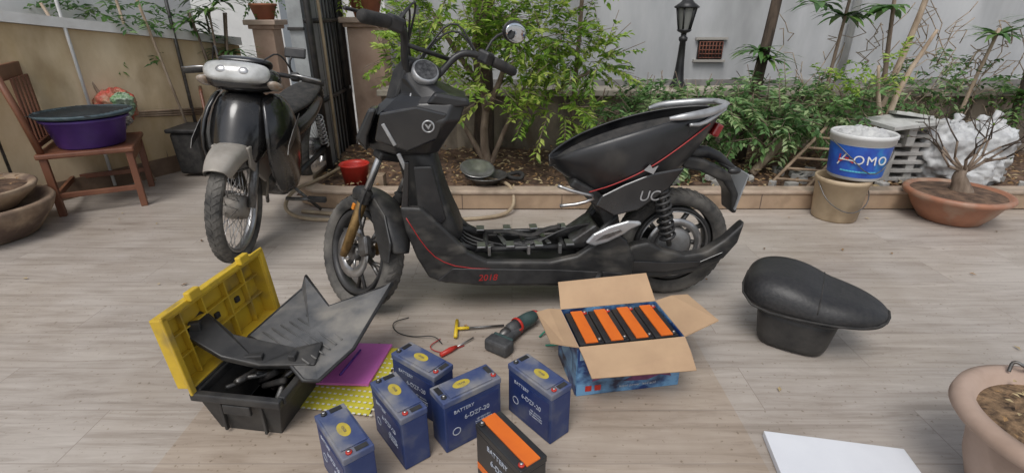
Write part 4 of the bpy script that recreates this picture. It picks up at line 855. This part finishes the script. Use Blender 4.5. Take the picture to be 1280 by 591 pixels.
GREY=mat('footboard_grey',(.06,.063,.068),(.14,.138,.135),8,.65,.35,c3=(.22,.205,.18),s3=7)
pv=[(-.80,1.31,.185),(-.735,1.58,.20),(-.725,1.60,.240),(-.60,1.45,.205),(-.42,1.54,.235),(-.405,1.53,.25),(-.47,1.26,.175),(-.535,1.14,.155),(-.57,1.13,.165),(-.665,1.22,.185)]
mobj('panel',pv+[(-.62,1.33,.19)],[(10,0,1),(10,1,2),(10,2,3),(10,3,4),(10,4,5),(10,5,6),(10,6,7),(10,7,8),(10,8,9),(10,9,0)],GREY,fbp,False,solid=.008)
tubes('panel_ribs',[((-.76+.02*i,1.32+.018*i,.196+.0005*i),(-.57+.012*i,1.18+.022*i,.183+.001*i)) for i in range(8)],.0025,GREY,fbp,6)
tube('panel_edge',[pv[i] for i in (0,1,2,3,4,5,6,7,8,9)],.006,BLK,fbp,closed=True,seg=6)
fbp2=empty('battery_cover_strap')
pw=[(-.965,1.27,.29),(-.92,1.30,.30),(-.80,1.24,.235),(-.63,1.24,.19),(-.56,1.27,.19),(-.56,1.19,.165),(-.70,1.16,.185),(-.80,1.16,.215),(-.92,1.20,.265)]
mobj('strap',pw,[tuple(range(9))],DUSTY,fbp2,False,solid=.02,bevel=.004)
boxes('strap_lugs',[((-.89,1.22,.28),(.03,.02,.03),20),((-.72,1.18,.2),(.05,.02,.03),5),((-.62,1.2,.19),(.02,.03,.03),0)],BLK,fbp2,.003)
# ================================================================== PAPERS
ys=empty('yellow_sticker_sheet')
mobj('sheet',[(-.66,1.21,.004),(-.42,1.17,.006),(-.385,1.49,.012),(-.61,1.52,.004)],[(0,1,2,3)],mat('sheet_yellow',(.62,.56,.06),(.55,.48,.04),9,.6),ys,False,solid=.001)
dots=[]
for i in range(14):
    for j in range(12):
        dots.append(((-.64+.0175*i+.002*j,1.205+.024*j-.003*i,.0075+.0003*i),(.009,.006,.0006),-10))
boxes('sticker_dots',dots,mat('dot_white',(.72,.72,.62),rough=.6),ys)
pk=empty('pink_pad')
mobj('pad',[(-.625,1.30,.016),(-.45,1.29,.018),(-.42,1.50,.02),(-.65,1.52,.014)],[(0,1,2,3)],mat('pink_paper',(.66,.18,.52),(.56,.13,.44),6,.5),pk,False,solid=.008)
tubes('pen',[((-.55,1.33,.026),(-.52,1.46,.028))],.004,mat('pen_violet',(.12,.04,.3),rough=.3),pk)
# ================================================================== TOOLS
dr=empty('cordless_drill',(0,0,0))
TEAL=mat('drill_teal',(.02,.045,.045),(.05,.085,.08),14,.55,.1,c3=(.10,.11,.10),s3=12)
DK=mat('drill_dark',(.03,.032,.035),(.08,.08,.08),20,.6,.2)
tube('barrel',[(.085,1.665,.038),(.07,1.65,.036),(.045,1.625,.036),(.015,1.595,.036)],[.020,.027,.028,.025],TEAL,dr,seg=18,smoothpath=1)
tube('gearbox',[(.02,1.60,.036),(-.005,1.575,.034),(-.015,1.565,.033)],[.026,.024,.02],DK,dr,seg=18)
tube('chuck',[(-.012,1.568,.034),(-.03,1.55,.032),(-.045,1.535,.03)],[.019,.018,.008],STEEL,dr,seg=16)
tube('rear_cap',[(.085,1.665,.038),(.094,1.674,.038)],[.021,.016],RED,dr,seg=16)
lathe('clutch_ring',[(.0275,-.006),(.030,-.004),(.030,.004),(.0275,.006)],RED,dr,seg=20,axis='Z',loc=(.02,1.60,.036),rot=(90,0,-45),closed=True)
tube('handle',[(.05,1.625,.034),(.01,1.565,.026),(-.025,1.515,.024)],[.020,.017,.018],DK,dr,seg=12,smoothpath=1)
box('trigger',(.03,1.575,.03),(.02,.012,.018),RED,dr,rot=(0,0,50))
box('drill_battery',(-.045,1.49,.026),(.095,.055,.048),DK,dr,rot=(0,0,-35),bevel=.010)
box('drill_battery_clip',(-.03,1.51,.03),(.08,.012,.045),TEAL,dr,rot=(0,0,-35),bevel=.004)
wr=empty('t_handle_wrench')
YP=mat('wrench_yellow',(.65,.45,.02),rough=.4)
tubes('t_bar',[((-.21,1.67,.012),(-.205,1.56,.012))],.007,YP,wr,10);tubes('t_neck',[((-.207,1.615,.012),(-.16,1.62,.012))],.006,YP,wr,10)
tubes('t_rod',[((-.17,1.618,.012),(-.03,1.64,.010))],.004,STEEL,wr,8)
sd=empty('screwdriver')
tubes('shaft',[((-.14,1.56,.01),(-.20,1.50,.008))],.003,SIL,sd,8);tube('handle',[(-.195,1.505,.01),(-.215,1.485,.011),(-.245,1.455,.01)],[.006,.010,.008],RED,sd)
wi=empty('loose_wires')
GRN=mat('wire_green',(.03,.2,.13),rough=.4)
tube('green_wire',[(.10,1.57,.006),(.13,1.60,.02),(.17,1.59,.006),(.19,1.53,.005),(.16,1.50,.02),(.12,1.52,.005)],.0035,GRN,wi,smoothpath=3,seg=6)
tube('red_wire',[(.19,1.53,.006),(.21,1.56,.006),(.22,1.52,.01),(.20,1.49,.006)],.003,REDL,wi,smoothpath=2,seg=6)
tube('black_wire',[(-.40,1.70,.006),(-.46,1.66,.01),(-.43,1.60,.004),(-.36,1.57,.004),(-.28,1.56,.02),(-.25,1.53,.004)],.002,BLK,wi,smoothpath=3,seg=6)
tube('black_wire_2',[(-.26,1.56,.004),(-.30,1.50,.01),(-.24,1.47,.004),(-.17,1.52,.004)],.0018,REDL,wi,smoothpath=3,seg=6)
# ================================================================== SEAT
se=empty('scooter_seat',(1.03,1.555,0),-32)
LEA=mat('seat_leather',(.014,.014,.015),(.026,.025,.025),90,.45,.12,detail=3,c3=(.045,.043,.04),s3=5,p3=.55)
def rrect(x0,x1,y0,y1,z,k=.3,n=16):
    cx,cy=(x0+x1)/2,(y0+y1)/2;a_,b_=(x1-x0)/2,(y1-y0)/2;out=[]
    for i in range(n):
        a=2*math.pi*i/n;c_,s2=math.cos(a),math.sin(a);out.append((cx+a_*math.copysign(abs(c_)**.55,c_),cy+b_*math.copysign(abs(s2)**.55,s2),z))
    return out
loft('storage_bucket',[rrect(-.13,.09,-.10,.10,.002),rrect(-.135,.095,-.105,.105,.01),rrect(-.15,.115,-.12,.12,.13),rrect(-.155,.12,-.125,.125,.155)],TBK,se,sub=1)
tube('bucket_rim',rrect(-.157,.122,-.127,.127,.148),.006,TBK,se,closed=True,seg=6)
rowsS=((-.205,.055,.185,.225),(-.195,.10,.170,.250),(-.16,.145,.155,.272),(-.10,.162,.15,.282),(-.03,.162,.15,.275),(.02,.155,.15,.256),(.05,.150,.15,.242),(.10,.14,.15,.236),(.16,.118,.152,.224),(.205,.085,.155,.210),(.228,.05,.16,.198),(.235,.02,.168,.188))
secs=[]
for (x,w_,zb,zt) in rowsS:
    h=zt-zb
    secs.append([(x,w_*.8,zb),(x,w_,zb+h*.15),(x,w_*1.0,zb+h*.45),(x,w_*.88,zb+h*.82),(x,w_*.5,zt),(x,0,zt-.004),(x,-w_*.5,zt),(x,-w_*.88,zb+h*.82),(x,-w_*1.0,zb+h*.45),(x,-w_,zb+h*.15),(x,-w_*.8,zb)])
loft('cushion',secs,LEA,se,sub=2)
tube('piping',[(x,w_*1.0,zb+.02) for x,w_,zb,zt in rowsS]+[(x,-w_*1.0,zb+.02) for x,w_,zb,zt in reversed(rowsS)],.004,RUB,se,closed=True,seg=6,smoothpath=0)
tube('seam',[(.035,-.150,.20),(.035,-.130,.233),(.035,-.07,.2475),(.035,0,.2465),(.035,.07,.2475),(.035,.13,.233),(.035,.150,.20)],.002,RUB,se,seg=6,smoothpath=1)
# ================================================================== WHITE BOARD & BIG POT
wbd=empty('white_board')
mobj('board',[(.70,1.095,.012),(1.045,1.03,.012),(1.00,.70,.012),(.65,.76,.012)],[(3,2,1,0)],mat('board_white',(.70,.715,.745),(.62,.635,.67),3,.5),wbd,False,solid=.02,bevel=.002)
bp_=empty('plant_pot',(1.245,.865,0))
PPK=mat('pot_pink_clay',(.42,.31,.25),(.33,.235,.18),5,.75,.15,c3=(.24,.17,.13),s3=6)
lathe('pot_body',[(0,0),(.12,0),(.13,.01),(.16,.10),(.175,.20),(.185,.215),(.212,.222),(.222,.235),(.218,.255),(.20,.262),(.178,.255),(.168,.23),(0,.23)],PPK,bp_,seg=64,wob=.004)
lathe('pot_soil',[(0,.25),(.08,.245),(.17,.232)],mat('soil_gritty',(.05,.03,.018),(.28,.18,.10),45,.95,1,detail=10),bp_,seg=40)
V,F,MI=[],[],[]
for i in range(160):
    a=random.uniform(0,6.28);r=random.uniform(0,.16);b2=random.uniform(0,6.28)
    addleaf(V,F,MI,Vector((r*math.cos(a),r*math.sin(a),.25)),Vector((math.cos(b2),math.sin(b2),.3)),Vector((0,0,1))+rnd(.3),.018,.009,random.randrange(3))
leafmesh('pot_litter',V,F,MI,DRY,bp_)
tube('plant_stem',[(.07,.0,.24),(.09,.0,.4),(.16,0,.7)],[.02,.016,.01],BARK,bp_,smoothpath=1)
foliage('leaves',[(.25,0,.85,.15,.15,.12,20)],LM,bp_,leaf=.05,clump=14)
tube('pot_wire',[(.0,.18,.262),(.01,.19,.29),(.03,.17,.28),(.05,.185,.262)],.004,STEEL,bp_,smoothpath=2)
# ================================================================== CAMERA / LIGHT
cam=bpy.data.cameras.new('camera');cam.sensor_width=36;cam.lens=18;cam.clip_end=300;cam.clip_start=.02
co=bpy.data.objects.new('camera',cam);COL.objects.link(co);co.location=(0,0,1.08);co.rotation_euler=(R(90-23.3),0,0);scene.camera=co
wd_=bpy.data.worlds.new('World');scene.world=wd_;wd_.use_nodes=True;N=wd_.node_tree.nodes;L=wd_.node_tree.links
sk=N.new('ShaderNodeTexSky');sk.sky_type='NISHITA';sk.sun_disc=False;sk.sun_elevation=R(58);sk.sun_rotation=R(200);sk.dust_density=3;sk.air_density=1
hs_=N.new('ShaderNodeHueSaturation');hs_.inputs['Saturation'].default_value=.4
L.new(sk.outputs[0],hs_.inputs['Color']);L.new(hs_.outputs[0],N['Background'].inputs[0]);N['Background'].inputs[1].default_value=.15
sl=bpy.data.lights.new('sun','SUN');sl.energy=1.4;sl.angle=R(28);sl.color=(1,.98,.95)
so=bpy.data.objects.new('sun',sl);COL.objects.link(so)
az=R(200);el=R(58);d_=Vector((math.sin(az)*math.cos(el),math.cos(az)*math.cos(el),math.sin(el)))
so.rotation_euler=d_.to_track_quat('Z','Y').to_euler();so.location=(0,0,5)
scene.view_settings.view_transform='Standard';scene.view_settings.look='None';scene.view_settings.exposure=0
